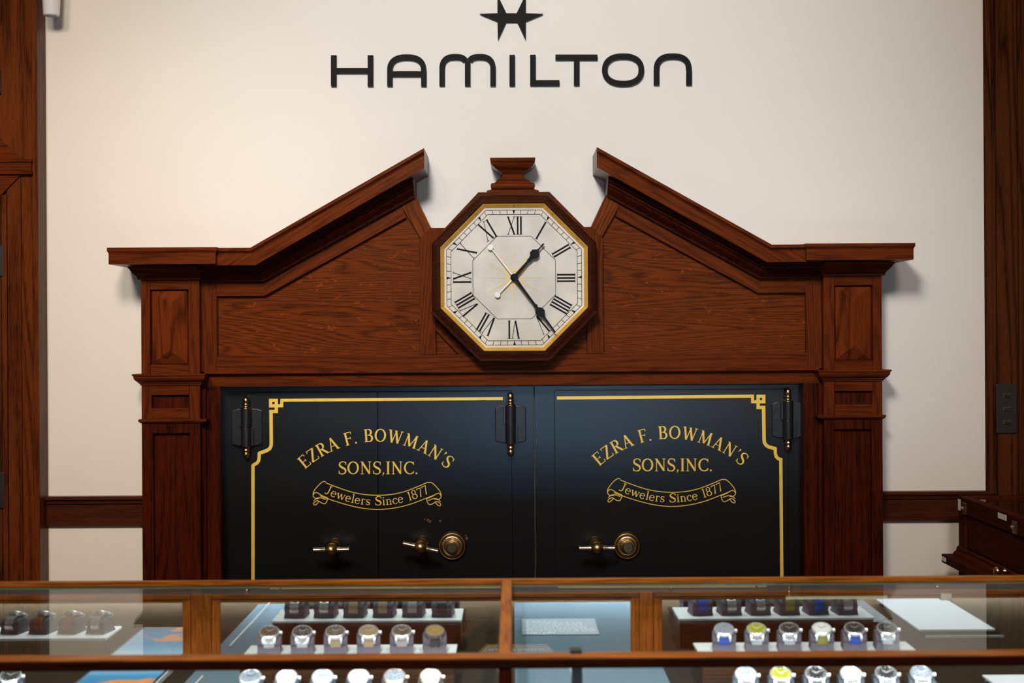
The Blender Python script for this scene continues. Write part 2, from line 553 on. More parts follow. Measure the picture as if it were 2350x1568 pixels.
casing('casing_board', rect(-260, -400, 84, 2100), 0.075, 'wood_column')      # dark edge behind
casing('outer_bead', rect(76, -400, 89, 2100), 0.085)
casing('stile', rect(50, 388, 76, 2100), 0.080)
casing('stile', rect(-260, -400, 76, 362), 0.080)
casing('stile', rect(18, 388, 49, 2100), 0.081)
casing('inner_bead', rect(4, 440, 16, 2100), 0.088)
casing('transom_rail', rect(-260, 364, 74, 386), 0.094, 'wood_x')
for k, (a, b_, q) in enumerate(((358, 365, 0.100), (386, 393, 0.100))):
    casing('transom_bead', rect(-260, a, 75, b_), q, 'wood_x')
# mitred mouldings above and below the transom
for pts in ([(-260, 308), (0, 308), (52, 360), (-260, 360)], [(-260, 394), (50, 394), (5, 440), (-260, 440)]):
    casing('mitred_moulding', pts, 0.089, 'wood_x')
casing('door_leaf', rect(-260, 441, 3, 2100), 0.0835, 'wood_column')
for ya, yb, xr in ((150, 208, 4), (556, 627, 9), (1078, 1160, 8)):
    casing('door_hinge', rect(-12, ya, xr, yb), 0.0905, 'plate', 0.07)

# right column (structure)
root2 = struct(empty('trim_3'))
casing('edge_moulding', rect(2266, -400, 2278, 2100), 0.028, 'wood_column', par=root2)
casing('inner_strip', rect(2277, -400, 2290, 2100), 0.020, 'wood_column', par=root2)
casing('board', rect(2289, -400, 2339, 2100), 0.034, 'wood_column', par=root2)
casing('edge_bead', rect(2339, -400, 2348, 2100), 0.045, 'wood_column', par=root2)
casing('far_board', rect(2348, -400, 2700, 2100), 0.037, 'wood_column', par=root2)

# switch plate
sw = empty('light_switch_plate', V(2308, 945, 0.034))
tag(sw, 'dark bronze switch plate with three toggles on the right wooden column', 'light switch')
b = bmesh.new(); box(b, -0.0335, 0.0335, -0.006, 0, -0.080, 0.080)
obj('plate', b, 'plate', sw, bevel=0.002)
for dz in (0.044, 0, -0.044):
    b = bmesh.new(); box(b, -0.010, 0.010, -0.016, -0.005, dz - 0.004, dz + 0.004)
    obj('toggle', b, 'plate', sw, bevel=0.001)
    b = bmesh.new(); box(b, -0.013, 0.013, -0.0075, -0.005, dz - 0.006, dz + 0.006)
    obj('toggle_bezel', b, 'brass_dark', sw)

# white wall fixture upper left
fx = empty('wall_fixture', U(118, 37, 0.09))
tag(fx, 'white tapered plastic sensor hanging at the top left corner beside the door casing', 'sensor')
b = bmesh.new(); lathe(b, [(0.020, 0.000), (0.0245, 0.001), (0.026, 0.006), (0.033, 0.16), (0.034, 0.20)], (0, 0, 0), (0, 0, 1), 32)
obj('housing', b, 'cream_lamp', fx, smooth=True)
b = bmesh.new(); lathe(b, [(0.019, -0.0008), (0.019, 0.0005)], (0, 0, 0), (0, 0, 1), 32)
obj('lens', b, 'card', fx)
b = bmesh.new(); box(b, -0.012, 0.012, 0.02, 0.09, 0.10, 0.19)
obj('bracket', b, 'cream_lamp', fx)

# ------------------------------------------------------------------ wall sign letters
S4 = 2.670


def sp_(x, y):
    w = U(740 + x / S4, y / S4, 0.012)
    return (w[0], w[2])


KW = (D - 0.012) / F / S4


def sign_piece(bm, kind, data):
    if kind == 'poly':
        prism(bm, [sp_(*q) for q in data], -0.004, -0.014 - eps())
    else:
        pts = [sp_(*q) for q in data]
        ribbon(bm, pts, 33 * KW, -0.004, -0.014, closed=(kind == 'loop'))


def sq(x0, y0, x1, y1):
    return ('poly', [(x0, y0), (x1, y0), (x1, y1), (x0, y1)])


def sup(cx, cy, rx, ry, a0, a1, n=14, e=2.5):
    out = []
    for i in range(n + 1):
        a = math.radians(a0 + (a1 - a0) * i / n)
        c, s = math.cos(a), math.sin(a)
        out.append((cx + rx * math.copysign(abs(c) ** (2 / e), c), cy - ry * math.copysign(abs(s) ** (2 / e), s)))
    return out


LET = [
    ('H', 'sign_letter', [sq(52, 339, 86, 528), sq(277, 339, 311, 528), sq(80, 417, 283, 448)]),
    ('A', 'sign_letter', [('line', [(413, 528), (413, 440)] + sup(516.5, 432, 103.5, 82, 180, 0, 28) + [(621, 440), (621, 528)]), sq(420, 437, 612, 468)]),
    ('M', 'sign_letter', [('line', [(733, 526), (733, 430)] + sup(810, 424, 77, 76, 180, 90, 14) + sup(820, 412, 66, 64, 85, 35, 8)),
                          ('line', [(1045, 526), (1045, 430)] + sup(968, 424, 77, 76, 0, 90, 14) + sup(958, 412, 66, 64, 95, 145, 8)), sq(873, 374, 906, 526)]),
    ('I', 'sign_letter', [sq(1146, 337, 1179, 526)]),
    ('L', 'sign_letter', [sq(1273, 336, 1306, 524), sq(1300, 492, 1452, 524)]),
    ('T', 'sign_letter', [sq(1428, 335, 1685, 367), sq(1541, 360, 1574, 523)]),
    ('O', 'sign_letter', [('loop', sup(1842, 428, 112, 84, 0, 354, 59, 2.35))]),
    ('N', 'sign_letter', [('line', [(2047, 521), (2047, 432)] + sup(2146, 426, 99, 82, 180, 0, 28) + [(2246, 432), (2246, 521)])]),
]
WHERE = {'H': 'with crossbar, first in the row', 'A': 'round topped, second in the row',
         'M': 'double arched with three legs, third in the row', 'I': 'a single upright bar in the middle of the row',
         'L': 'right angled with a foot, left of the T', 'T': 'with a wide top bar, right of the L',
         'O': 'a closed oval ring, second from the right end', 'N': 'a single open arch, at the right end'}
for ch, nm, pcs in LET:
    b = bmesh.new()
    for k, dd in pcs:
        sign_piece(b, k, dd)
    tag(obj(nm, b, 'sign'), 'black raised wall letter %s, %s' % (ch, WHERE[ch]), 'sign letter', 'raised letters on the cream wall')
b = bmesh.new()
top = -33
for piece in ([(1072, 82), (1127, 82), (1127, 84), (1125, 135), (1075, 245), (1072, 130)], [(1245, 82), (1190, 82), (1190, 84), (1193, 135), (1245, 245), (1245, 130)],
              [(963, 85), (1072, 82), (1072, 130)], [(1353, 85), (1245, 82), (1245, 130)], [(1072, 82), (1072, top), (1127, 82)], [(1245, 82), (1245, top), (1190, 82)],
              [(1125, 82), (1192, 82), (1194, 135), (1124, 135)]):
    prism(b, [sp_(*q) for q in piece], -0.004, -0.014 - eps())
tag(obj('sign_emblem', b, 'sign'), 'black six pointed H shaped star emblem on the wall above the letters', 'sign emblem')

# ------------------------------------------------------------------ vault surround
vs = empty('vault_surround', (0, 0, 0))
tag(vs, 'reddish oak surround with broken pediment and two pilasters framing the black safes', 'wooden surround')


def cap_stack(bm, xl, xr, p0, layers, mir):
    """layers: (y', out_left_px, out_right_px, out_p) from top to bottom, lofted rectangles"""
    loops = []
    for y, ol, orr, op in layers:
        p = p0 + op
        xa, xb = xl - ol, xr + orr
        if mir:
            xa, xb = 2 * CX - xb, 2 * CX - xa
        a = V(xa, y, p); c = V(xb, y, p)
        loops.append([(a[0], 0.0, a[2]), (c[0], 0.0, a[2]), (c[0], -p, a[2]), (a[0], -p, a[2])])
    loft(bm, loops)


BOT = 1890   # pixel row well under the floor line is clipped at z=0
ZB = 770 + ZC * F / D
for mir in (False, True):
    body = bmesh.new()
    zf = 770 + (ZC - 0.0) * F / (D - 0.115)
    pp(body, rect(325, 630, 457, zf), 0.115, 0, mir)
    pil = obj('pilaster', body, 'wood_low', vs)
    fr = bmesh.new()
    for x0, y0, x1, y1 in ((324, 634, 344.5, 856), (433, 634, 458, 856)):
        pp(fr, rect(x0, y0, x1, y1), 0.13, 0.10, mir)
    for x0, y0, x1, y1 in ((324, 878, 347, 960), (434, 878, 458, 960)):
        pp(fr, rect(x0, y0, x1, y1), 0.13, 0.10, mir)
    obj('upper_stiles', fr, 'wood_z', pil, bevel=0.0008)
    for y0, y1 in ((634, 660), (833, 856), (878, 902), (933, 960)):
        fr = bmesh.new()
        pp(fr, rect(345, y0, 433, y1), 0.129, 0.10, mir)
        obj('cross_rail', fr, 'wood_x', pil, bevel=0.0008)
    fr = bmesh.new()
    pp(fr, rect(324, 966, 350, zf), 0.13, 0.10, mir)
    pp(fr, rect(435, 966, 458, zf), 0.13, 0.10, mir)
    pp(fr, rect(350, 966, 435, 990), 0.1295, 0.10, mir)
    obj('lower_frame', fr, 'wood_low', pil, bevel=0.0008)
    # raised pyramid panel
    b = bmesh.new()
    P0, P1 = 0.117, 0.148

    def q(x, y, p):
        if mir:
            x = 2 * CX - x
        return V(x, y, p)
    A = [q(350, 663, P0), q(430, 663, P0), q(430, 830, P0), q(350, 830, P0)]
    R1, R2 = q(389, 694, P1), q(389, 799, P1)
    vv = [b.verts.new(t) for t in A + [R1, R2]]
    for f in ((0, 1, 4), (1, 2, 5, 4), (2, 3, 5), (3, 0, 4, 5)):
        b.faces.new([vv[i] for i in f])
    b.faces.new(vv[:4])
    obj('raised_panel', b, 'wood_raised', pil)
    # capital
    b = bmesh.new()
    cap_stack(b, 324, 458, 0.13, [(606, 30, 10, 0.040), (611, 30, 10, 0.040), (611.5, 28, 9, 0.037), (622, 19, 6, 0.026), (630, 10, 4, 0.014),
                                  (632, 9, 3, 0.012), (633, 8, 2, 0.010), (637, 8, 2, 0.010)], mir)
    obj('capital', b, 'wood_x', pil)
    b = bmesh.new()
    cap_stack(b, 324, 458, 0.13, [(854, 22, 12, 0.030), (858, 22, 12, 0.030), (858.5, 19, 11, 0.026), (862, 19, 11, 0.026), (866, 17, 10, 0.023), (870, 13, 8, 0.018),
                                  (873, 8, 5, 0.010), (876, 6, 4, 0.008), (876.5, 3, 2, 0.004), (880, 3, 2, 0.004)], mir)
    obj('belt_moulding', b, 'wood_x', pil)
    b = bmesh.new()
    cap_stack(b, 324, 458, 0.13, [(958, 8, 14, 0.012), (963, 8, 14, 0.012), (964, 6, 10, 0.009), (967, 2, 3, 0.004)], mir)
    obj('ledge', b, 'wood_x', pil)

# cornices
for mir in (False, True):
    b = bmesh.new()
    cap_stack(b, 324, 458, 0.13, [(563, 78, 41, 0.120), (571, 78, 41, 0.120), (573, 76, 40, 0.117), (577, 74, 38, 0.114), (601.5, 74, 38, 0.114)], mir)
    end = obj('cornice_block', b, 'wood_x', vs, bevel=0.0008)
    k = (D - 0.235) / F
    path = [(455, 565), (575.5, 565.2), (975.6, 338.8)]
    pw = []
    for x, y in path:
        if mir:
            x = 2 * CX - x
        w = V(x, y, 0.235); pw.append((w[0], w[2]))
    b = bmesh.new()
    sweep(b, pw, [(0, 0), (0.236, 0), (0.236, 7 * k), (0.231, 9 * k), (0.226, 12 * k), (0.225, 14 * k), (0.225, 39.5 * k), (0, 39.5 * k)])
    cor = obj('raking_cornice', b, 'wood_rake_r' if mir else 'wood_rake_l', vs)
    path = [(455, 616.5), (594, 616.5), (951, 420.6)]
    k = (D - 0.16) / F
    pw = []
    for x, y in path:
        if mir:
            x = 2 * CX - x
        w = V(x, y, 0.16); pw.append((w[0], w[2]))
    b = bmesh.new()
    sweep(b, pw, [(0, -10 * k), (0.172, -10 * k), (0.172, -4 * k), (0.160, -1 * k), (0.160, 3 * k), (0.152, 4 * k), (0.148, 10 * k), (0.136, 16 * k),
                  (0.126, 19 * k), (0.126, 20 * k), (0.120, 21 * k), (0.120, 24 * k), (0, 24 * k)])
    obj('bed_moulding', b, 'wood_low', cor)
    # frieze
    b = bmesh.new()
    pp(b, [(455, 620), (600, 620), (925, 445), (967, 530), (967, 880), (455, 880)], 0.082, 0, mir)
    fp = obj('frieze_panel', b, 'wood_panel', vs)
    b = bmesh.new()
    pp(b, rect(457, 634, 498, 850), 0.100, 0.05, mir)
    obj('stile', b, 'wood_z', fp, bevel=0.0008)
    b = bmesh.new()
    pp(b, [(498, 625), (600, 625), (608, 675.8), (498, 675.8)], 0.0995, 0.05, mir)
    obj('top_rail', b, 'wood_x', fp, bevel=0.0008)
    b = bmesh.new()
    pp(b, [(600, 632), (915, 458), (922, 466), (934, 497.5), (608, 675.8)], 0.100, 0.05, mir)
    obj('raking_rail', b, 'wood_rake_r' if mir else 'wood_rake_l', fp, bevel=0.0008)
    b = bmesh.new()
    pp(b, [(919, 464.5), (953, 444), (990, 522), (966.5, 546)], 0.102, 0.0, mir)
    obj('diagonal_stile', b, 'wood_diag_r' if mir else 'wood_diag_l', fp, bevel=0.0008)
    b = bmesh.new()
    pp(b, [(963, 549), (966.5, 546), (990, 522), (1030, 522), (1030, 560), (1000, 590), (1000, 813), (963, 813)], 0.104, 0.0, mir)
    obj('inner_stile', b, 'wood_z', fp, bevel=0.0008)
    b = bmesh.new()
    pp(b, [(1000, 735), (1092, 828), (1066, 828), (1000, 757)], 0.098, 0.05, mir)
    obj('corner_brace', b, 'wood_x', fp, bevel=0.0008)
    # jamb
    b = bmesh.new()
    zf = 770 + ZC * F / (D - 0.085)
    pp(b, rect(470, 884, 504.5, zf), 0.085, 0.0, mir)
    pp(b, rect(455, 884, 471, zf), 0.098, 0.0, mir)
    obj('jamb', b, 'wood_low', vs, bevel=0.0008)
b = bmesh.new()
pp(b, rect(966, 523, 2 * CX - 966, 880), 0.080)
obj('centre_panel', b, 'wood_panel', vs)
b = bmesh.new()
pp(b, rect(497, 813.5, 2 * CX - 497, 850), 0.101, 0.02)
obj('bottom_rail', b, 'wood_x', vs, bevel=0.0008)
b = bmesh.new()
pp(b, rect(455, 850, 2 * CX - 455, 884), 0.086, 0.0)
obj('lintel', b, 'wood_x', vs, bevel=0.0008)
b = bmesh.new()
pp(b, rect(468, 849, 2 * CX - 468, 854.5), 0.106, 0.0)
obj('lintel_bead', b, 'wood_x', vs, bevel=0.0008)

# ------------------------------------------------------------------ clock
cx, cz = U(1180, 637, 0.15)[0], U(1180, 637, 0.15)[2]
clk = empty('wall_clock', (cx, 0, cz))
tag(clk, 'octagonal wall clock with marble dial and black roman numerals over the safes', 'clock')
KC = (D - 0.165) / F


def octo(apo, y, rot=0.0):
    r = apo * KC / math.cos(PI / 8)
    return [(r * math.cos(PI / 8 + i * PI / 4), y, r * math.sin(PI / 8 + i * PI / 4)) for i in range(8)]


def oring(name, prof, mat, par, bev=0):
    b = bmesh.new()
    loft(b, [octo(a, -p) for a, p in prof], close=True)
    return obj(name, b, mat, par, bevel=bev)


oring('frame', [(187, 0.08), (188.5, 0.150), (189, 0.158), (186.5, 0.164), (183, 0.166), (176, 0.169), (171, 0.169), (169, 0.167), (168, 0.08)], 'wood_dark', clk)
oring('gold_liner', [(169.5, 0.120), (169.5, 0.166), (168, 0.167), (160.8, 0.142), (160.8, 0.120)], 'gold_liner', clk)
b = bmesh.new()
loft(b, [octo(163, -0.120), octo(163, -0.141)])
dial = obj('dial', b, 'marble', clk)
# backing shoulders at the top, thick lip below
kk = KC


def poly_rel(pix):
    return [(x * kk, -y * kk) for x, y in pix]


b = bmesh.new()
prism(b, poly_rel([(-185, -82), (-163, -112), (-81.5, -198), (82.5, -198), (162.5, -116), (185, -82), (150, -60), (-150, -60)]), -0.10, -0.135)
obj('shoulder_board', b, 'wood_x', clk, bevel=0.001)
b = bmesh.new()
o1, o2 = 192.5, 186
t = math.tan(PI / 8)


def arc3(a):
    r = a / math.cos(PI / 8)
    return [(r * math.cos(math.radians(d)), r * math.sin(math.radians(d))) for d in (22.5, 67.5, 112.5, 157.5)]


oo = arc3(o1); ii = arc3(o2)
prism(b, [(x * kk, -y * kk) for x, y in oo + ii[::-1]], -0.10, -0.176)
obj('lower_moulding', b, 'wood_dark', clk, bevel=0.0015)
# dial markings
yp = -0.1412


def oct_line(apo, w, name='minute_track'):
    b = bmesh.new()
    loft(b, [octo(apo - w / 2, yp), octo(apo + w / 2, yp), octo(apo + w / 2, yp - 0.0006), octo(apo - w / 2, yp - 0.0006)], close=True)
    return b


def octr(ang, apo):
    """distance from centre to the octagon of that apothem along ang (radians clockwise from 12)"""
    a = (ang + PI / 8) % (PI / 4) - PI / 8
    return apo / math.cos(a)


b = oct_line(155.6, 1.1)
for apo in (145.7, 95.4):
    b2 = oct_line(apo, 1.1)
    me = bpy.data.meshes.new('tmp'); b2.to_mesh(me); b2.free(); b.from_mesh(me); bpy.data.meshes.remove(me)
for i in range(60):
    a = 2 * PI * i / 60
    r0, r1 = octr(a, 145.7) * kk, octr(a, 155.6) * kk
    dx, dz = math.sin(a), math.cos(a)
    if i % 5 == 0:
        tx, tz = math.cos(a), -math.sin(a)
        w = 3.0 * kk
        prism(b, [(dx * r1 + tx * w, dz * r1 + tz * w), (dx * r1 - tx * w, dz * r1 - tz * w), (dx * (r0 - 0.5 * kk), dz * (r0 - 0.5 * kk))], yp, yp - 0.0006)
    else:
        ribbon(b, [(dx * r0, dz * r0), (dx * r1, dz * r1)], 1.1 * kk, yp, yp - 0.0006)
obj('minute_track', b, 'ink', dial)


def numeral(txt, ang, r0, r1):
    """strokes laid out left to right; feet at r0, heads at r1"""
    thick, thin, h = 3.8, 1.3, r1 - r0
    wd = {'I': 7.5, 'V': 21, 'X': 22}
    tot = sum(wd[c] for c in txt) - (3 if len(txt) > 1 else 0)
    x = -tot / 2
    b = bmesh.new()
    ca, sa = math.cos(ang), math.sin(ang)

    def tr(px, py):
        X = px * kk; Z = py * kk
        return (X * ca + Z * sa, -X * sa + Z * ca)

    def stroke(x0, y0, x1, y1, w):
        ribbon(b, [tr(x0, y0), tr(x1, y1)], w * kk, yp, yp - 0.0007)
    for c in txt:
        w = wd[c]; m = x + w / 2
        if c == 'I':
            stroke(m, r0, m, r1, thick)
            for yy in (r0, r1):
                stroke(m - 3.6, yy, m + 3.6, yy, 1.0)
        elif c == 'V':
            stroke(x + 3, r1, m, r0, thick); stroke(x + w - 3.5, r1, m + 0.8, r0, thin)
            stroke(x + 0.0, r1, x + 6.5, r1, 1.0); stroke(x + w - 6, r1, x + w - 1, r1, 1.0)
        else:
            stroke(x + 3.5, r1, x + w - 4, r0, thick); stroke(x + w - 4, r1, x + 3.5, r0, thin)
            for yy in (r0, r1):
                stroke(x + 0.5, yy, x + 6.5, yy, 1.0); stroke(x + w - 7, yy, x + w - 1, yy, 1.0)
        x += w
    obj('numeral', b, 'ink', dial)


NUM = ['XII', 'I', 'II', 'III', 'IIII', 'V', 'VI', 'VII', 'VIII', 'IX', 'X', 'XI']
for i, tx in enumerate(NUM):
    card = i % 3 == 0
    numeral(tx, 2 * PI * i / 12, 99.5 if card else 103, 140.5 if card else 147)
# gold rays
b = bmesh.new()
for i in range(12):
    a = 2 * PI * i / 12
    dx, dz = math.sin(a), math.cos(a); tx, tz = dz, -dx
    L_ = 70 if i % 3 == 0 else 70
    prism(b, [(dx * 14 * kk + tx * 1.3 * kk, dz * 14 * kk + tz * 1.3 * kk), (dx * L_ * kk, dz * L_ * kk), (dx * 14 * kk - tx * 1.3 * kk, dz * 14 * kk - tz * 1.3 * kk)], yp, yp - 0.0006)
loft(b, [octo(12.5, yp), octo(15, yp), octo(15, yp - 0.0008), octo(12.5, yp - 0.0008)], close=True)
obj('gold_rays', b, 'gold_ray', dial)


def clock_hand(name, ang, prof, y, th, mat, lozenge=None, disc=None):
    """prof: list of (r, halfwidth)"""
    b = bmesh.new()
    a = math.radians(ang)
    dx, dz = math.sin(a), math.cos(a); tx, tz = dz, -dx
    L_ = [((dx * r + tx * w) * kk, (dz * r + tz * w) * kk) for r, w in prof]
    R_ = [((dx * r - tx * w) * kk, (dz * r - tz * w) * kk) for r, w in prof]
    for i in range(len(prof) - 1):
        prism(b, [L_[i], L_[i + 1], R_[i + 1], R_[i]], y, y - th)
    for d in (lozenge, disc):
        if d:
            r, rad, n = d
            prism(b, [(dx * r * kk + rad * kk * math.cos(2 * PI * (j + .5) / n - a), dz * r * kk + rad * kk * math.sin(2 * PI * (j + .5) / n - a)) for j in range(n)], y + 0.0002, y - th - 0.0007)
    return obj(name, b, mat, clk)


clock_hand('hour_hand', 41.6, [(0, 4), (30, 3.2), (48, 3.0), (52, 5), (56, 3.5), (58, 5.5), (62, 4), (80, 4), (86, 1.8), (94, 1.4), (97, 2.2), (103, 1.8)], -0.158, 0.003, 'hand', (71, 11.5, 8))
clock_hand('minute_hand', 143.6, [(0, 4.5), (30, 3.2), (78, 2.6), (82, 5), (86, 3), (90, 4), (112, 4), (116, 2.6), (130, 2.4), (158, 1.4)], -0.163, 0.003, 'hand', (99.5, 11.5, 8))
clock_hand('second_hand', 322.0, [(0, 1.8), (30, 1.6), (84, 1.1)], -0.1535, 0.002, 'white_hand', None, (88.5, 6.8, 10))
clock_hand('alarm_hand', 224.2, [(0, 1.6), (50, 1.3)], -0.1525, 0.002, 'white_hand', None, (55.5, 6.8, 8))
b = bmesh.new()
lathe(b, [(9 * kk, 0), (9 * kk, 0.018), (6 * kk, 0.020), (4 * kk, 0.021)], (0, -0.141, 0), (0, -1, 0), 8)
obj('hub', b, 'hand', clk)

# finial on top of the clock
fz = U(1177, 448, 0.09)
fin = empty('finial', (fz[0], 0, fz[2]))
fin.parent = clk
fin.location = (fz[0] - cx, 0, fz[2] - cz)
b = bmesh.new()
loops = []
k = (D - 0.13) / F
prof = [(448, 60, 0.125), (437, 60, 0.125), (434, 50, 0.118), (433, 47.5, 0.122), (431.5, 49.5, 0.125), (429, 50.5, 0.127), (426, 51, 0.128), (423, 50.5, 0.127), (420.5, 49, 0.125), (419.3, 47, 0.121), (419, 43, 0.115), (416, 39, 0.112), (413, 37.5, 0.110),
        (407, 28, 0.098), (401, 23, 0.092), (396, 23.5, 0.093), (391, 30, 0.102), (389, 32, 0.104), (388.5, 34, 0.107), (383, 42, 0.118), (378, 47.5, 0.125), (374, 50, 0.128), (372, 51, 0.129), (371.5, 49, 0.127), (370, 51.5, 0.130), (362, 52, 0.131)]
z448 = V(1177, 448, 0.13)[2]
for y, w, p in prof:
    z = V(1177, y, 0.13)[2] - z448
    loops.append([(-w * k, -0.012, z), (w * k, -0.012, z), (w * k, -p, z), (-w * k, -p, z)])
loft(b, loops)
me = bpy.data.meshes.new('finial'); bmesh.ops.recalc_face_normals(b, faces=b.faces[:]); b.to_mesh(me); b.free()
bpy.data.objects.remove(fin)
fin = link('finial', me, 'wood_x', clk)
fin.location = (fz[0] - cx, 0, z448 - cz)

# ------------------------------------------------------------------ stroke font with serifs (cap height 1)
TK, TN = 0.150, 0.068


def _arc(cx, cy, rx, ry, a0, a1, tk=TK, tn=TN, n=16):
    pts, w = [], []
    for i in range(n + 1):
        a = math.radians(a0 + (a1 - a0) * i / n)
        pts.append((cx + rx * math.cos(a), cy + ry * math.sin(a)))
        w.append(tn + (tk - tn) * abs(math.cos(a)) ** 1.5)
    return (pts, w)


def _l(x0, y0, x1, y1, w, w1=None):
    return ([(x0, y0), (x1, y1)], [w, w if w1 is None else w1])


def _s(x, y, w=0.26):
    return _l(x - w / 2, y, x + w / 2, y, 0.045)


def S_shape(w, h, tk=TK, tn=TN, x0=0.0):
    pts = []
    cx = x0 + w / 2
    P = [(x0 + w * .93, h * .80), (x0 + w * .86, h * .92), (cx + .03 * w, h * .985), (x0 + w * .22, h * .90), (x0 + w * .13, h * .74), (x0 + w * .27, h * .60), (cx, h * .51), (x0 + w * .78, h * .41),
         (x0 + w * .90, h * .25), (x0 + w * .78, h * .08), (cx - .03 * w, h * .015), (x0 + w * .16, h * .07), (x0 + w * .06, h * .22)]
    W = [tn, tn, tn, tn * 1.3, tk * .85, tk, tk * 1.1, tk, tk * .85, tn * 1.3, tn, tn, tn]
    # catmull
    out, ow = [], []
    for i in range(len(P) - 1):
        p0 = P[max(i - 1, 0)]; p1 = P[i]; p2 = P[i + 1]; p3 = P[min(i + 2, len(P) - 1)]
        for j in range(4):
            t = j / 4
            f = lambda a, b, c, d: 0.5 * (2 * b + (c - a) * t + (2 * a - 5 * b + 4 * c - d) * t * t + (3 * b - a - 3 * c + d) * t ** 3)
            out.append((f(p0[0], p1[0], p2[0], p3[0]), f(p0[1], p1[1], p2[1], p3[1])))
            ow.append(W[i] + (W[i + 1] - W[i]) * t)
    out.append(P[-1]); ow.append(W[-1])
    return [(out, ow), _l(x0 + w * .93, h * .72, x0 + w * .93, h * .97, .04), _l(x0 + w * .06, h * .30, x0 + w * .06, h * .03, .04)]


G = {}
G['I'] = (0.34, [_l(.17, 0, .17, 1, TK), _s(.17, .02), _s(.17, .98)])
G['E'] = (0.66, [_l(.16, 0, .16, 1, TK), _l(.04, .975, .56, .975, .055), _l(.04, .025, .60, .025, .055), _l(.16, .52, .46, .52, .05), _l(.56, .98, .56, .80, .05), _l(.60, .02, .60, .22, .05), _l(.46, .43, .46, .61, .05)])
G['F'] = (0.62, [_l(.16, 0, .16, 1, TK), _l(.04, .975, .56, .975, .055), _s(.16, .02), _l(.16, .52, .46, .52, .05), _l(.56, .98, .56, .80, .05), _l(.46, .43, .46, .61, .05)])
G['Z'] = (0.70, [_l(.07, .97, .62, .97, .06), _l(.05, .03, .63, .03, .06), _l(.59, .97, .09, .03, TK), _l(.08, .98, .08, .80, .05), _l(.62, .02, .62, .22, .05)])
G['R'] = (0.74, [_l(.17, 0, .17, 1, TK), _s(.17, .02), _l(.04, .97, .36, .97, .055), _arc(.34, .745, .21, .23, 90, -90), _l(.17, .515, .36, .515, .055), _l(.34, .52, .64, .03, TK), _l(.58, .025, .76, .025, .045)])
G['B'] = (0.70, [_l(.17, 0, .17, 1, TK), _l(.04, .97, .36, .97, .055), _l(.04, .03, .38, .03, .055), _arc(.34, .75, .19, .225, 90, -90), _l(.17, .52, .38, .52, .05), _arc(.36, .275, .23, .25, 90, -90)])
G['A'] = (0.80, [_l(.38, 1.0, .66, .02, TK), _l(.38, .98, .13, .02, TN), _l(.20, .34, .57, .34, .05), _s(.12, .02, .24), _s(.68, .02, .26)])
G['O'] = (0.86, [_arc(.42, .5, .34, .475, 0, 180, n=20), _arc(.42, .5, .34, .475, 180, 360, n=20)])
G['C'] = (0.76, [_arc(.44, .5, .36, .475, 42, 318, n=26), _l(.70, .70, .70, .98, .04), _l(.71, .10, .71, .26, .035)])
G['W'] = (1.10, [_l(.14, .98, .36, .02, TK), _l(.36, .02, .55, .86, TN), _l(.55, .98, .78, .02, TK), _l(.78, .02, .98, .98, TN), _s(.13, .98, .24), _s(.55, .98, .20), _s(.98, .98, .22)])
G['M'] = (1.06, [_l(.17, .02, .21, .98, TN), _l(.21, .98, .52, .06, TK), _l(.52, .06, .82, .98, TN), _l(.82, .98, .87, .02, TK), _s(.16, .02, .22), _s(.88, .02, .25), _s(.18, .98, .16), _s(.86, .98, .16)])
G['N'] = (0.88, [_l(.17, .02, .17, .98, TN), _l(.16, .96, .70, .04, TK), _l(.70, .02, .70, .98, TN), _s(.17, .02, .22), _s(.14, .98, .18), _s(.70, .98, .22)])
G['S'] = (0.62, S_shape(.56, 1.0, x0=.03))
G['.'] = (0.28, [_l(.12, .0, .12, .13, .13)])
G[','] = (0.26, [_l(.13, .13, .12, .0, .12, .09), _l(.13, .04, .06, -.14, .08, .02)])
G["'"] = (0.24, [_l(.12, 1.0, .12, .90, .12), _l(.14, .92, .06, .74, .08, .02)])
G[' '] = (0.36, [])
xh = 0.62
G['J'] = (0.55, [([(.34, 1.0), (.34, .35), (.32, .16), (.24, .03), (.12, .0), (.05, .08)], [.10, .10, .10, .08, .06, .08]), _s(.34, .98, .28)])
G['e'] = (0.52, [_arc(.25, xh / 2, .20, xh / 2, 5, 325, .10, .05), _l(.07, xh * .56, .43, xh * .56, .05)])
G['w'] = (0.80, [_l(.08, xh, .25, .02, .10), _l(.25, .02, .39, xh, .05), _l(.39, xh, .56, .02, .10), _l(.56, .02, .71, xh, .05), _s(.09, xh, .18), _s(.40, xh, .14), _s(.71, xh, .16)])
G['l'] = (0.30, [_l(.15, 0, .15, 1.0, .10), _s(.15, .02, .24), _l(.05, .97, .15, .97, .05)])
G['r'] = (0.42, [_l(.14, 0, .14, xh, .10), _s(.14, .02, .24), _arc(.28, xh - .16, .14, .15, 175, 60, .06, .05), _l(.36, xh - .02, .36, xh - .1, .09), _l(.05, xh - .02, .14, xh - .02, .05)])
G['s'] = (0.42, S_shape(.36, xh, .10, .05, x0=.03))
G['i'] = (0.30, [_l(.15, 0, .15, xh, .10), _s(.15, .02, .24), _l(.05, xh - .02, .15, xh - .02, .05), _l(.15, xh + .14, .15, xh + .26, .11)])
G['n'] = (0.58, [_l(.14, 0, .14, xh, .10), _s(.14, .02, .22), _arc(.29, xh - .19, .15, .18, 180, 0, .07, .05), _l(.44, 0, .44, xh - .18, .10), _s(.44, .02, .22), _l(.05, xh - .02, .14, xh - .02, .05)])
G['c'] = (0.47, [_arc(.26, xh / 2, .20, xh / 2, 45, 320, .10, .05), _l(.40, xh - .16, .40, xh - .04, .09)])
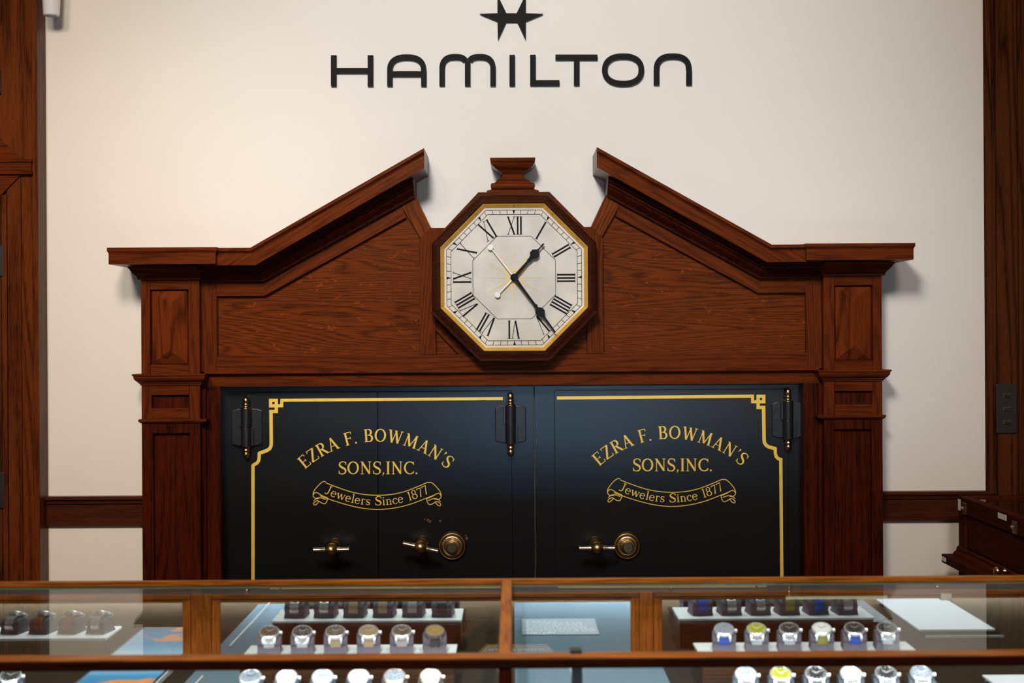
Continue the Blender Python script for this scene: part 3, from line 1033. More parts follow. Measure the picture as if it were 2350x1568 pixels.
G['1'] = (0.36, [_l(.19, 0, .19, 1.0, .10), _s(.19, .02, .24), _l(.07, .88, .19, .98, .05)])
G['8'] = (0.52, [_arc(.26, .75, .16, .23, 0, 360, .09, .05, 22), _arc(.26, .27, .20, .26, 0, 360, .10, .05, 22)])
G['7'] = (0.50, [_l(.06, .95, .46, .95, .07), _l(.44, .95, .20, 0, .05, .11), _l(.08, .96, .08, .82, .045)])


def text_strokes(txt, extra=0.03):
    """returns list of (pts, widths, glyph centre x) and total width"""
    x = 0
    out = []
    for c in txt:
        w, st = G[c]
        out.append((x, w, st))
        x += w + extra
    return out, x - extra


def put_text(bm, txt, cap, mode, cxy, width, p, R=None, boldness=1.0):
    """cap in px; mode 'flat' (cxy = centre baseline) or 'up' / 'down' arcs (cxy = arc middle on baseline)"""
    gl, tot = text_strokes(txt)
    sx = width / tot
    for gx, gw, st in gl:
        mid = (gx + gw / 2 - tot / 2) * sx
        for pts, ws in st:
            out = []
            for x, y in pts:
                lx = (x - gw / 2) * sx
                ly = y * cap
                if mode == 'flat':
                    X, Y = cxy[0] + mid + lx, cxy[1] - ly
                elif mode == 'up':
                    a = mid / R
                    X = cxy[0] + math.sin(a) * (R + ly) + math.cos(a) * lx
                    Y = cxy[1] + R - math.cos(a) * (R + ly) + math.sin(a) * lx
                else:
                    a = mid / R
                    X = cxy[0] + math.sin(a) * (R - ly) + math.cos(a) * lx
                    Y = cxy[1] - R + math.cos(a) * (R - ly) - math.sin(a) * lx
                w = U(X, Y, p)
                out.append((w[0], w[2]))
            kx = (D - p) / F
            ribbon(bm, out, [q_ * cap * kx * boldness for q_ in ws], -p, -p - 0.0005)


# ------------------------------------------------------------------ safes
PF, PD = 0.020, 0.030      # frame and door planes


def gold_path(bm, pts, w, p=PD):
    kx = (D - p) / F
    ribbon(bm, [(U(x, y, p)[0], U(x, y, p)[2]) for x, y in pts], w * kx, -p, -p - 0.0006)


def gold_rect(bm, x0, y0, x1, y1, p=PD):
    prism(bm, [(U(x, y, p)[0], U(x, y, p)[2]) for x, y in rect(x0, y0, x1, y1)], -p, -p - 0.0006 - eps())


def safe(name, label, bx, leafs, dx, dy):
    r = empty(name, (0, 0, 0))
    tag(r, label, 'safe')
    b = bmesh.new()
    zf = 770 + ZC * F / (D - PF)
    pp(b, rect(bx[0], 886, bx[1], zf), PF, 0.001)
    obj('body', b, 'safe', r, bevel=0.001)
    for x0, x1, y0 in leafs:
        b = bmesh.new()
        pp(b, rect(x0, y0, x1, zf - 12), PD, PF - 0.004)
        obj('door', b, 'safe', r, bevel=0.0012)
    return r


s1 = safe('vault_safe', 'wide black double leaf safe with two tee handles, left half of the wooden surround', (505.2, 1224.2), ((563.5, 865, 897), (866.0, 1173, 897)), 0, 0)
s2 = safe('vault_safe', 'narrower black safe with a single tee handle, right half of the wooden surround', (1225.8, 1842.8), ((1271, 1807.5, 896.5),), 0, 0)


def lettering(par, ox, oy):
    b = bmesh.new()
    put_text(b, "EZRA F. BOWMAN'S", 29.5, 'up', (863 + ox, 1014 + oy), 2 * 241 * math.asin(163 / 241), PD, R=241)
    obj('name_lettering', b, 'gilt', par)
    b = bmesh.new()
    put_text(b, "SONS,INC.", 29.0, 'flat', (868.5 + ox, 1088.5 + oy), 185, PD)
    obj('second_line_lettering', b, 'gilt', par)
    b = bmesh.new()
    put_text(b, "Jewelers Since 1877", 20.5, 'down', (864.5 + ox, 1160 + oy), 2 * 272 * math.asin(121 / 272), PD, R=272, boldness=1.15)
    obj('banner_lettering', b, 'gilt', par)
    b = bmesh.new()

    def A(pts, w=1.8):
        # smooth catmull through points
        P = pts; out = []
        for i in range(len(P) - 1):
            p0 = P[max(i - 1, 0)]; p1 = P[i]; p2 = P[i + 1]; p3 = P[min(i + 2, len(P) - 1)]
            for j in range(5):
                t = j / 5
                f = lambda a, b_, c, d: 0.5 * (2 * b_ + (c - a) * t + (2 * a - 5 * b_ + 4 * c - d) * t * t + (3 * b_ - a - 3 * c + d) * t ** 3)
                out.append((f(p0[0], p1[0], p2[0], p3[0]) + ox, f(p0[1], p1[1], p2[1], p3[1]) + oy))
        out.append((P[-1][0] + ox, P[-1][1] + oy))
        gold_path(b, out, w)
    A([(748, 1108.5), (775, 1119), (805, 1129), (835, 1135), (865, 1137), (895, 1135.5), (925, 1129.5), (955, 1118.5), (983, 1106.5)])
    A([(734, 1138), (752, 1145), (790, 1157), (828, 1166), (865, 1169.5), (903, 1166.5), (940, 1158), (975, 1145), (1000, 1135)])
    for s in (-1, 1):
        c = 865.5
        Q = lambda x, y: (c + s * (x - c), y + (0.0 if s < 0 else -2.0) * 1.0)
        A([Q(748, 1108.5), Q(742, 1107.5), Q(733, 1114), Q(722, 1127), Q(718.5, 1136), Q(720, 1143), Q(727, 1147), Q(736, 1144)])
        A([Q(720, 1137), Q(723, 1133), Q(729, 1133.5), Q(740, 1140), Q(752, 1145)])
        A([Q(752, 1145), Q(750, 1153), Q(746, 1158), Q(739, 1157), Q(731, 1152), Q(726, 1152), Q(720, 1157), Q(721, 1161), Q(726, 1160), Q(732, 1153)])
        A([Q(720, 1152), Q(727, 1145.5), Q(737, 1145), Q(748, 1149)])
    obj('ribbon_banner', b, 'gilt', par)


lettering(s1, 0, 0)
lettering(s2, 675.5, -6.8)


def border(par, side):
    b = bmesh.new()
    if side < 0:
        T = lambda x, y: (x, y)
        x_end, sh = 1154, -4.3
    # left border, raw pixels
    if side < 0:
        gold_rect(b, 617.4, 915.5, 638, 922.8); gold_rect(b, 617.4, 928, 638, 935.5); gold_rect(b, 617.4, 915.5, 625, 935.5); gold_rect(b, 630.3, 915.5, 638, 948.5)
        gold_rect(b, 617.8, 941, 638, 948.5); gold_rect(b, 636, 928, 650, 935.2); gold_rect(b, 643.5, 915.5, 650.2, 935.2)
        gold_path(b, [(645, 918.9), (1154, 915)], 6.8)
        gold_path(b, [(622, 943), (622.6, 1018)], 8)
        gold_path(b, [(622.6, 1016), (622, 1024), (619, 1030), (612, 1034.5), (594, 1041)], 8)
        gold_path(b, [(594.8, 1038.5), (595, 1050), (593.5, 1058), (590, 1063), (580, 1068.5)], 7.5)
        gold_path(b, [(580.6, 1067), (580.6, 1420), (582, 1600)], 7.5)
    else:
        f = lambda x, y: (2373.9 - x, y - 9.4)     # mirrored key
        for r_ in ((617.4, 915.5, 638, 922.8), (617.4, 928, 638, 935.5), (617.4, 915.5, 625, 935.5), (630.3, 915.5, 638, 948.5), (617.8, 941, 638, 948.5), (636, 928, 650, 935.2), (643.5, 915.5, 650.2, 935.2)):
            gold_rect(b, 2373.9 - r_[2], r_[1] - 9.4, 2373.9 - r_[0], r_[3] - 9.4)
        gold_path(b, [(1278, 913.8), (1729, 909.5)], 7.2)
        gold_path(b, [(1752.3, 934), (1753.5, 1010)], 8)
        gold_path(b, [(1753.4, 1008), (1754.2, 1016), (1758, 1022), (1764, 1026), (1781, 1030.5)], 8)
        gold_path(b, [(1779, 1028), (1779.2, 1040), (1781, 1048), (1786, 1053), (1795, 1056)], 7.5)
        gold_path(b, [(1791.7, 1053), (1794.2, 1330), (1797, 1600)], 7.5)
    obj('gold_border', b, 'gilt', par)


border(s1, -1); border(s2, 1)

# hinges with brass finials
HP = 0.060


def hinge(par, x, ytop, ybot, yp0, yp1):
    """raw px: finial top/bottom and plate top/bottom"""
    k = (D - HP) / F
    t_ = U(x, yp0, HP); bt = U(x, yp1, HP)
    X = t_[0]; z1, z0 = t_[2], bt[2]
    b = bmesh.new()
    # plates with curved outer corners
    hw = 35.5 * k
    pts = [(X - 12 * k, z1), (X - 24 * k, z1 - 0.5 * k), (X - hw, z1 - 5 * k), (X - hw, z0 + 5 * k), (X - 24 * k, z0 + .5 * k), (X - 12 * k, z0), (X + 12 * k, z0), (X + 24 * k, z0 + .5 * k), (X + hw, z0 + 5 * k), (X + hw, z1 - 5 * k), (X + 24 * k, z1 - .5 * k), (X + 12 * k, z1)]
    prism(b, pts, -PF, -PD - 0.008)
    h = obj('hinge', b, 'safe_iron', par, bevel=0.0025)
    b = bmesh.new()
    zm = (z0 + z1) / 2
    lathe(b, [(12 * k, z0 - 1 * k), (12 * k, zm - .4 * k), (11.3 * k, zm), (12 * k, zm + .4 * k), (12 * k, z1 + 1 * k)], (X, -HP + 0.012, 0), (0, 0, 1), 28)
    box(b, X - 16.5 * k, X - 8 * k, -PD - 0.020, -PD, zm + 1 * k, z1 - 1 * k)
    box(b, X + 8 * k, X + 16.5 * k, -PD - 0.020, -PD, z0 + 1 * k, zm - 1 * k)
    obj('barrel', b, 'safe_iron', h, bevel=0.0008)
    for zz, s, L_ in ((z1, 1, (yp0 - ytop)), (z0, -1, (ybot - yp1))):
        u = L_ * k
        b = bmesh.new()
        pr = [(11.5, 0), (11.5, .06), (9, .10), (7.5, .18), (7.0, .26), (8.8, .32), (8.8, .40), (5.5, .46), (5.0, .50), (7.6, .55), (8.0, .66), (7.2, .82), (5, .93), (2.5, .99), (.3, 1.0)]
        lathe(b, [(r_ * k * 0.95, t2 * u) for r_, t2 in pr], (X, -HP + 0.012, zz), (0, 0, s), 24)
        obj('hinge_finial', b, 'brass', h, smooth=True)


hinge(s1, 563, 911, 1053, 939, 1025)
hinge(s1, 1171.5, 901, 1049, 931.5, 1018)
hinge(s2, 1810, 891, 1037, 922.5, 1007)


def tee_handle(par, x, y, tilt, x_rod=40):
    """x,y raw px of rosette on the door plane"""
    o = U(x, y, PD)
    b = bmesh.new()
    lathe(b, [(0.0, 0), (0.024, 0), (0.0245, 0.006), (0.022, 0.014), (0.017, 0.019), (0.013, 0.022), (0.011, 0.03), (0.010, 0.085)], o, (0, -1, 0), 28)
    h = obj('handle', b, 'brass_dark', par, smooth=True)
    b = bmesh.new()
    c = (o[0], o[1] - 0.098, o[2])
    n = 14
    lathe(b, [(0.0215 * math.sin(PI * i / n), -0.0215 * math.cos(PI * i / n)) for i in range(n + 1)], c, (0, -1, 0), 28)
    obj('ball', b, 'brass', h, smooth=True)
    a = math.radians(tilt)
    d = (math.cos(a), 0, -math.sin(a))
    b = bmesh.new()
    k = (D - 0.13) / F
    lathe(b, [(0.0085, -42 * k), (0.0088, -40 * k), (0.0078, -36 * k), (0.0078, -22 * k), (0.0095, -18 * k), (0.0095, 18 * k), (0.0078, 22 * k), (0.0078, 36 * k), (0.0088, 40 * k), (0.0085, 42 * k)], c, d, 20)
    obj('crossbar', b, 'nickel', h, smooth=True)


def dial_knob(par, x, y, r):
    o = U(x, y, PD)
    k = (D - PD) / F
    b = bmesh.new()
    lathe(b, [(r * k, 0), (r * k, 0.006), ((r - 2) * k, 0.012), ((r - 5) * k, 0.015), ((r - 6) * k, 0.012)], o, (0, -1, 0), 48)
    dd = obj('combination_dial', b, 'brass_dark', par, smooth=True)
    b = bmesh.new()
    lathe(b, [((r - 7) * k, 0.008), ((r - 7) * k, 0.019), ((r - 9) * k, 0.021), ((r - 15) * k, 0.024), ((r - 16) * k, 0.021), (13.5 * k, 0.020), (12.5 * k, 0.030), (12 * k, 0.036)], o, (0, -1, 0), 48)
    obj('dial_ring', b, 'brass', dd, smooth=True)
    b = bmesh.new()
    lathe(b, [(12.3 * k, 0.030), (12.0 * k, 0.046), (10.5 * k, 0.049), (9.5 * k, 0.049)], o, (0, -1, 0), 12)
    obj('dial_knob', b, 'nickel', dd)


tee_handle(s1, 769, 1252, -0.5)
tee_handle(s1, 969.5, 1246.5, 13)
tee_handle(s2, 1366, 1248.5, 0.3)
dial_knob(s1, 1038, 1253.5, 33)
dial_knob(s2, 1438.5, 1253, 32)
# paint chips on the left safe
for x, y, r in ((982, 1194, 4), (986, 1197, 4.5), (1010, 1196, 3.2), (975, 1192, 2), (1071, 1236, 4), (1069, 1230, 2.5), (1007, 1168, 1.4)):
    k = D / F
    n = 9
    c = U(x, y, PD)
    b = bmesh.new()
    prism(b, [(c[0] + r * k * random.uniform(.6, 1.1) * math.cos(2 * PI * i / n), c[2] + r * k * random.uniform(.6, 1.1) * math.sin(2 * PI * i / n)) for i in range(n)], -PD, -PD - 0.0004)
    obj('paint_chip', b, 'rust', s1)

# ------------------------------------------------------------------ display case
YAW = 0.0
cp = D            # depth d from the camera -> world y = d - D


def W(x, d, H):
    """x metres right, d metres from camera, H metres below camera"""
    return Vector((x, d - D, ZC - H))


def cbox(bm, x0, x1, d0, d1, h0, h1):
    """h0 upper (smaller), h1 lower"""
    box(bm, x0, x1, d0 - D, d1 - D, ZC - h1, ZC - h0)


HG = 0.517      # glass underside
HD = 0.672      # deck
DM = 2.935      # mirror plane
XL, XR = -1.62, 1.62
case = empty('display_case', (0, 2.6 - D, 0))
tag(case, 'long glass topped oak display case with mirrored back doors in the foreground', 'display case')


def cobj(name, bm, mat, par=case, smooth=False, bevel=0.0):
    o = obj(name, bm, mat, par, smooth, bevel)
    if par is case:
        o.matrix_parent_inverse = case.matrix_basis.inverted()
    return o


b = bmesh.new(); cbox(b, XL, XR, 2.2195, 2.259, 0.503, 0.519)
cobj('front_rail', b, 'wood_case', bevel=0.003)
b = bmesh.new(); cbox(b, XL, XR, 2.2135, 2.2200, 0.5045, 0.5195)
cobj('front_fascia', b, 'wood_fascia', bevel=0.002)
b = bmesh.new(); cbox(b, XL, XR, 2.940, 2.953, 0.5040, 0.5165)
cobj('rear_rail', b, 'wood_case', bevel=0.002)
b = bmesh.new(); cbox(b, -0.0245, -0.0035, 2.255, 2.945, 0.506, 0.520)
cobj('centre_bar', b, 'wood_case_y', bevel=0.002)
b = bmesh.new(); cbox(b, -0.0245, -0.0025, 2.217, 2.240, 0.519, HD + 0.08)
cobj('front_post', b, 'wood_low', bevel=0.001)
for xa, xb in ((XL, XL + 0.05), (XR - 0.05, XR)):
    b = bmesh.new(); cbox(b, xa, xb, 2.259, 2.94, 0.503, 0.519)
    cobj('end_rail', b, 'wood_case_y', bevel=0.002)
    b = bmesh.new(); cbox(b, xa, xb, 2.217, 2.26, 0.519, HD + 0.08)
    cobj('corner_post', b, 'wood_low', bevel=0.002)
# glass
for xa, xb in ((XL + 0.05, -0.026), (-0.002, XR - 0.05)):
    b = bmesh.new(); cbox(b, xa, xb, 2.2595, 2.939, 0.512, 0.517)
    cobj('top_glass', b, 'glass')
    b = bmesh.new(); cbox(b, xa, xb, 2.221, 2.227, 0.5195, HD + 0.0)
    cobj('front_glass', b, 'glass')
b = bmesh.new(); cbox(b, XL + .05, XR - .05, 2.9392, 2.9398, 0.5165, 0.5195)
cobj('glass_edge', b, 'glassgreen')
# steel channel behind glass above the mirrored doors
b = bmesh.new(); cbox(b, XL, XR, 2.942, 2.975, 0.5166, 0.5325)
cobj('door_track', b, 'channel')
# mirrored sliding doors
doors = [(-1.454, -0.682), (-0.606, 0.242), (0.305, 1.153)]
for i, (xa, xb) in enumerate(doors):
    b = bmesh.new()
    cbox(b, xa - 0.016, xb + 0.016, 2.928, 2.960, 0.5315, 0.5400)
    cbox(b, xa - 0.004, xb + 0.004, 2.931, 2.960, 0.5412, 0.5475)
    cbox(b, xa - 0.016, xb + 0.016, 2.934, 2.960, 0.5330, 0.5450)
    cbox(b, xa - 0.016, xb + 0.016, 2.928, 2.960, HD - 0.008, HD)
    dr = cobj('mirror_door', b, 'wood_case', bevel=0.0012)
    for xs, xt in ((xa - 0.016, xa - 0.003), (xb, xb - 0.001)):
        b = bmesh.new()
        cbox(b, xs, xs + 0.016, 2.930, 2.960, 0.540, HD)
        cbox(b, xt, xt + 0.004, 2.9325, 2.960, 0.541, HD)
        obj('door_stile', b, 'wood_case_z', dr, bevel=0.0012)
    b = bmesh.new()
    cbox(b, xa, xb, DM, DM + 0.006, 0.540, HD)
    obj('mirror', b, 'mirror', dr)
    if i == 2:
        b = bmesh.new(); cbox(b, 0.875, 0.900, 2.916, 2.930, 0.533, 0.549)
        obj('catch', b, 'nickel', dr, bevel=0.002)
        b = bmesh.new(); cbox(b, 0.561, 0.770, 2.9295, 2.9325, 0.5408, 0.5475)
        obj('tape_strip', b, 'tape', dr)
for xa, xb in ((-1.62, -1.472), (-0.665, -0.623), (0.259, 0.288), (1.171, 1.62)):
    b = bmesh.new(); cbox(b, xa, xb, 2.930, 2.965, 0.5315, HD)
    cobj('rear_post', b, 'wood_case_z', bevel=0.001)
for x in (0.325, 0.876):
    b = bmesh.new(); lathe(b, [(0.0032, 0), (0.0036, .002), (0.002, .006), (0.0003, .007)], W(x, 2.942, 0.5245), (0, -1, 0), 12)
    cobj('glass_pin', b, 'nickel', smooth=True)
b = bmesh.new(); cbox(b, 0.089, 0.107, 2.243, 2.266, 0.497, 0.510)
cbox(b, 0.089, 0.108, 2.228, 2.235, 0.5195, 0.60)
cobj('lock', b, 'plate', bevel=0.001)
# interior: deck, cabinet body
b = bmesh.new(); cbox(b, XL, XR, 2.216, 2.985, HD, HD + 0.02)
cobj('deck', b, 'deck')
b = bmesh.new()
cbox(b, XL, XR, 2.216, 2.985, HD + 0.02, ZC - 0.10)
cbox(b, XL + 0.04, XR - 0.04, 2.27, 2.95, ZC - 0.10, ZC)
cobj('cabinet_base', b, 'wood_low', bevel=0.003)
# LED strips under the front rail
for xa, xb in ((XL + 0.08, -0.05), (0.02, XR - 0.08)):
    b = bmesh.new(); cbox(b, xa, xb, 2.242, 2.256, 0.5205, 0.5255)
    cobj('light_strip', b, 'led')
    b = bmesh.new(); cbox(b, xa, xb, 2.2572, 2.2586, 0.5195, 0.5257)  # unseen lip added to keep the strip's light off the wall
    cobj('added_light_shield', b, 'channel')

# risers
RH = 0.611
RL = 0.646


def riser(name, x0, x1, label):
    r = empty(name, W((x0 + x1) / 2, 2.74, HD))
    tag(r, label, 'display riser')
    inv = r.matrix_basis.inverted()
    b = bmesh.new(); cbox(b, x0 + 0.002, x1 - 0.002, 2.690, 2.812, RH + 0.004, HD)
    o = obj('block', b, 'wood_riser', r); o.matrix_parent_inverse = inv
    b = bmesh.new(); cbox(b, x0, x1, 2.686, 2.816, RH, RH + 0.004)
    o = obj('white_top', b, 'white', r); o.matrix_parent_inverse = inv
    b = bmesh.new(); cbox(b, x0 + 0.012, x1 - 0.002, 2.505, 2.640, RL + 0.003, HD)
    o = obj('lower_step', b, 'wood_riser', r); o.matrix_parent_inverse = inv
    b = bmesh.new(); cbox(b, x0 + 0.010, x1, 2.503, 2.642, RL, RL + 0.003)
    o = obj('lower_step_top', b, 'deck', r); o.matrix_parent_inverse = inv
    return r


riser('display_riser', -0.520, -0.112, 'white topped brown riser under the upper watches, left of the centre bar')
riser('display_riser', 0.355, 0.775, 'white topped brown riser under the blue strap watches, right of the centre bar')
for x0, x1, d0, d1, lab in ((-0.640, -0.525, 2.30, 2.92, 'blue grey mat on the case floor, left of the left riser'), (0.002, 0.300, 2.30, 2.92, 'blue grey mat under the printed card, between the two risers'),
                            (0.778, 0.812, 2.30, 2.92, 'narrow blue grey mat between the right riser and the dark booklet')):
    b = bmesh.new(); cbox(b, x0, x1, d0, d1, HD - 0.001, HD)
    mt = tag(obj('display_mat', b, 'mat_blue'), lab, 'mat', 'blue grey mats in the display case')
    if x0 < -0.5:
        b = bmesh.new(); cbox(b, -0.614, -0.6115, 2.30, 2.80, HD - 0.006, HD - 0.001); obj('sheet_edge', b, 'panel_white', mt)
tr = bmesh.new(); cbox(tr, -1.22, -0.905, 2.585, 2.715, HD - 0.006, HD)
tag(obj('display_tray', tr, 'white', bevel=0.001), 'low white tray under the four watches at the far left', 'tray')

# picture and cards
pc = empty('picture_card', W(-0.77, 2.77, HD))
tag(pc, 'flat glossy picture of blue sky and orange foliage lying in the display case', 'picture')
b = bmesh.new(); box(b, -0.080, 0.080, -0.170, 0.158, 0.0, 0.006)
obj('backing', b, 'blackstrap', pc, bevel=0.0008)
b = bmesh.new(); box(b, -0.073, 0.073, -0.163, 0.152, 0.006, 0.0075)
obj('print', b, 'picture', pc)
b = bmesh.new(); box(b, 0.0825, 0.0845, -0.170, 0.158, 0.0, 0.010)
obj('acrylic_edge', b, 'panel_white', pc)

ic = empty('info_card', W(0.105, 2.61, HD - 0.001))
tag(ic, 'grey printed card with white text lying between the two watch groups', 'card')
b = bmesh.new(); box(b, -0.086, 0.086, -0.095, 0.082, 0.0, 0.002)
obj('card_sheet', b, 'card', ic)
b = bmesh.new()
FONT = {'K': ["1001", "1010", "1100", "1010", "1001"], 'H': ["1001", "1001", "1111", "1001", "1001"], 'A': ["0110", "1001", "1111", "1001", "1001"],
        'I': ["010", "010", "010", "010", "010"], 'F': ["111", "100", "110", "100", "100"], 'E': ["111", "100", "110", "100", "111"], 'L': ["100", "100", "100", "100", "111"],
        'D': ["1110", "1001", "1001", "1001", "1110"], ' ': ["00"] * 5}
x = -0.075
cs = 0.00135
for ch in 'KHAKI FIELD':
    rows = FONT[ch]
    for r_, row in enumerate(rows):
        for c_, bit in enumerate(row):
            if bit == '1':
                zx = x + c_ * cs; zy = 0.073 - r_ * cs * 2.2
                box(b, zx, zx + cs, zy - cs * 2.2, zy, 0.002, 0.0024)
    x += (len(rows[0]) + 1) * cs
y = 0.048
for ln in range(10):
    x = -0.076
    end = 0.076 - 0.004 * ln - (0.05 if ln == 9 else 0)
    while x < end:
        w = random.uniform(0.006, 0.016)
        n = max(2, int(w / 0.0022))
        for j in range(n):
            box(b, x + j * 0.0022, x + j * 0.0022 + 0.0015, y - random.choice((0.004, 0.0052)), y, 0.002, 0.0024)
        x += w + 0.003
    y -= 0.0125
obj('print', b, 'cardtext', ic)

wp = empty('white_display_panel', W(0.985, 2.54, HD))
tag(wp, 'bright white display panel on a clear base lying at the right end of the case', 'display panel')
b = bmesh.new(); box(b, -0.088, 0.080, -0.20, 0.185, 0.012, 0.016)
obj('panel', b, 'panel_white', wp, bevel=0.0006)
b = bmesh.new(); box(b, -0.078, 0.095, -0.20, 0.195, 0.0, 0.004); box(b, 0.082, 0.086, -0.20, 0.185, 0.004, 0.018)
obj('clear_base', b, 'glass', wp)
b = bmesh.new(); box(b, -0.078, 0.095, 0.195, 0.198, 0.0, 0.005)
obj('base_edge', b, 'panel_white', wp)
b = bmesh.new(); cbox(b, 0.815, 0.872, 2.32, 2.59, HD - 0.006, HD)
tag(obj('booklet', b, 'blackstrap', bevel=0.001), 'dark green booklet lying beside the white display panel', 'booklet')

# ------------------------------------------------------------------ watches
TILT = math.radians(65)
CZ, AY, AZ = 0.0196, 0.0225, 0.0155
MESH = {}


def loop_pts(off, n):
    return [((AY + off) * math.cos(2 * PI * i / n), CZ + (AZ + off) * math.sin(2 * PI * i / n)) for i in range(n)]


def band_mesh(w, o0, o1, n=40):
    b = bmesh.new()
    a = loop_pts(o0, n); c = loop_pts(o1, n)
    loops = []
    for i in range(n):
        loops.append([(-w, a[i][0], a[i][1]), (w, a[i][0], a[i][1]), (w, c[i][0], c[i][1]), (-w, c[i][0], c[i][1])])
    loft(b, loops, close=True)
    return b


def bracelet_mesh(n=26):
    b = bmesh.new()

    def link_(i0, i1, x0, x1, o1):
        a0, a1 = 2 * PI * i0 / n, 2 * PI * i1 / n
        q = lambda a, o: ((AY + o) * math.cos(a), CZ + (AZ + o) * math.sin(a))
        m = (a0 + a1) / 2
        for (s, e) in ((a0 + .02, m), (m, a1 - .02)):
            p0, p1, p2, p3 = q(s, .0008), q(e, .0008), q(e, o1), q(s, o1)
            vs_ = [b.verts.new((x, y, z)) for x in (x0, x1) for y, z in (p0, p1, p2, p3)]
            for f in ((0, 1, 2, 3), (4, 5, 6, 7), (0, 1, 5, 4), (1, 2, 6, 5), (2, 3, 7, 6), (3, 0, 4, 7)):
                b.faces.new([vs_[k_] for k_ in f])
    for i in range(n):
        link_(i, i + .82, -.0098, -.0046, .0034)
        link_(i, i + .82, .0046, .0098, .0034)
        link_(i + .5, i + 1.32, -.0047, .0047, .0038)
    return b


def mesh_of(key, maker):
    if key not in MESH:
        b = maker()
        bmesh.ops.recalc_face_normals(b, faces=b.faces[:])
        me = bpy.data.meshes.new(key)
        b.to_mesh(me); b.free()
        MESH[key] = me
    return MESH[key]


def smooth_me(me):
    for p in me.polygons:
        p.use_smooth = True


# head frame: origin at strap surface, local z = dial normal
HN = Vector((0, -math.cos(TILT), math.sin(TILT)))
HO = Vector((0, (AY) * -math.cos(TILT), CZ + AZ * math.sin(TILT)))
HROT = Matrix(((1, 0, 0), (0, math.sin(TILT), -math.cos(TILT)), (0, math.cos(TILT), math.sin(TILT)))).to_4x4()
HMAT = Matrix.Translation(HO) @ HROT


def case_mesh():
    b = bmesh.new()
    lathe(b, [(0.0150, -0.001), (0.0185, 0.0015), (0.0198, 0.004), (0.0198, 0.0075), (0.0188, 0.0092), (0.0178, 0.0096), (0.0172, 0.0088)], (0, 0, 0), (0, 0, 1), 40)
    for sx in (-1, 1):
        for sy in (-1, 1):
            x = sx * 0.0112
            loft(b, [[(x - .0016, sy * .014, .006), (x + .0016, sy * .014, .006), (x + .0016, sy * .014, .001), (x - .0016, sy * .014, .001)],
                     [(x - .0014, sy * .022, .0035), (x + .0014, sy * .022, .0035), (x + .0014, sy * .022, -.002), (x - .0014, sy * .022, -.002)],
                     [(x - .0012, sy * .0245, -.001), (x + .0012, sy * .0245, -.001), (x + .0012, sy * .0235, -.0045), (x - .0012, sy * .0235, -.0045)]])
    b.transform(HMAT)
    return b


def dial_mesh():
    b = bmesh.new(); lathe(b, [(0.0172, 0.0080), (0.0172, 0.0089)], (0, 0, 0), (0, 0, 1), 40); b.transform(HMAT); return b


def crown_mesh():
    b = bmesh.new(); lathe(b, [(0.0018, 0.019), (0.0034, 0.0205), (0.0036, 0.0245), (0.0030, 0.0252)], (0, 0, 0.0045), (1, 0, 0), 14); b.transform(HMAT); return b


def hands_mesh():
    b = bmesh.new()
    for a, L_, w in ((-50, .009, .0010), (55, .013, .0008)):
        a = math.radians(a)
        d = Vector((math.sin(a), math.cos(a), 0)); t2 = Vector((d.y, -d.x, 0))
        pts = [t2 * w, d * L_ + t2 * w * .4, d * L_ - t2 * w * .4, -t2 * w]
        loft(b, [[(p.x, p.y, .0090) for p in pts], [(p.x, p.y, .0094) for p in pts]])
    for i in range(12):
        a = 2 * PI * i / 12
        d = Vector((math.sin(a), math.cos(a), 0)); t2 = Vector((d.y, -d.x, 0))
        pts = [d * .0132 + t2 * .0006, d * .0155 + t2 * .0006, d * .0155 - t2 * .0006, d * .0132 - t2 * .0006]
        loft(b, [[(p.x, p.y, .00885) for p in pts], [(p.x, p.y, .0092) for p in pts]])
    b.transform(HMAT)
    return b


def subdials_mesh():
    b = bmesh.new()
    for x, y in ((-.0075, 0), (.0075, 0), (0, -.0075)):
        lathe(b, [(.0040, .00885), (.0040, .0091), (.0034, .0091), (.0034, .00886)], (x, y, 0), (0, 0, 1), 20)
    b.transform(HMAT)
    return b


def cuff_mesh():
    b = bmesh.new()
    n = 40
    c = loop_pts(0.0, n)
    loops = []
    for s, f in ((-.0225, .93), (-.0215, .985), (-.019, 1.0), (.019, 1.0), (.0215, .985), (.0225, .93)):
        loops.append([(s, y * f, CZ + (z - CZ) * f) for y, z in c])
    loft(b, loops)
    return b


def stand_foot_mesh():
    b = bmesh.new()
    loft(b, [[(-.0225, -.030, 0), (.0225, -.030, 0), (.0225, .024, 0), (-.0225, .024, 0)], [(-.021, -.022, .014), (.021, -.022, .014), (.021, .020, .014), (-.021, .020, .014)]])
    return b


def inst(name, me_key, maker, mat, par, smooth=False):
    """linked mesh with object-level material"""
    me = mesh_of(me_key, maker)
    if not me.materials:
        me.materials.append(None)
    if smooth:
        smooth_me(me)
    o = bpy.data.objects.new(name, me)
    COL.objects.link(o)
    o.parent = par
    o.material_slots[0].link = 'OBJECT'
    o.material_slots[0].material = M[mat]
    return o


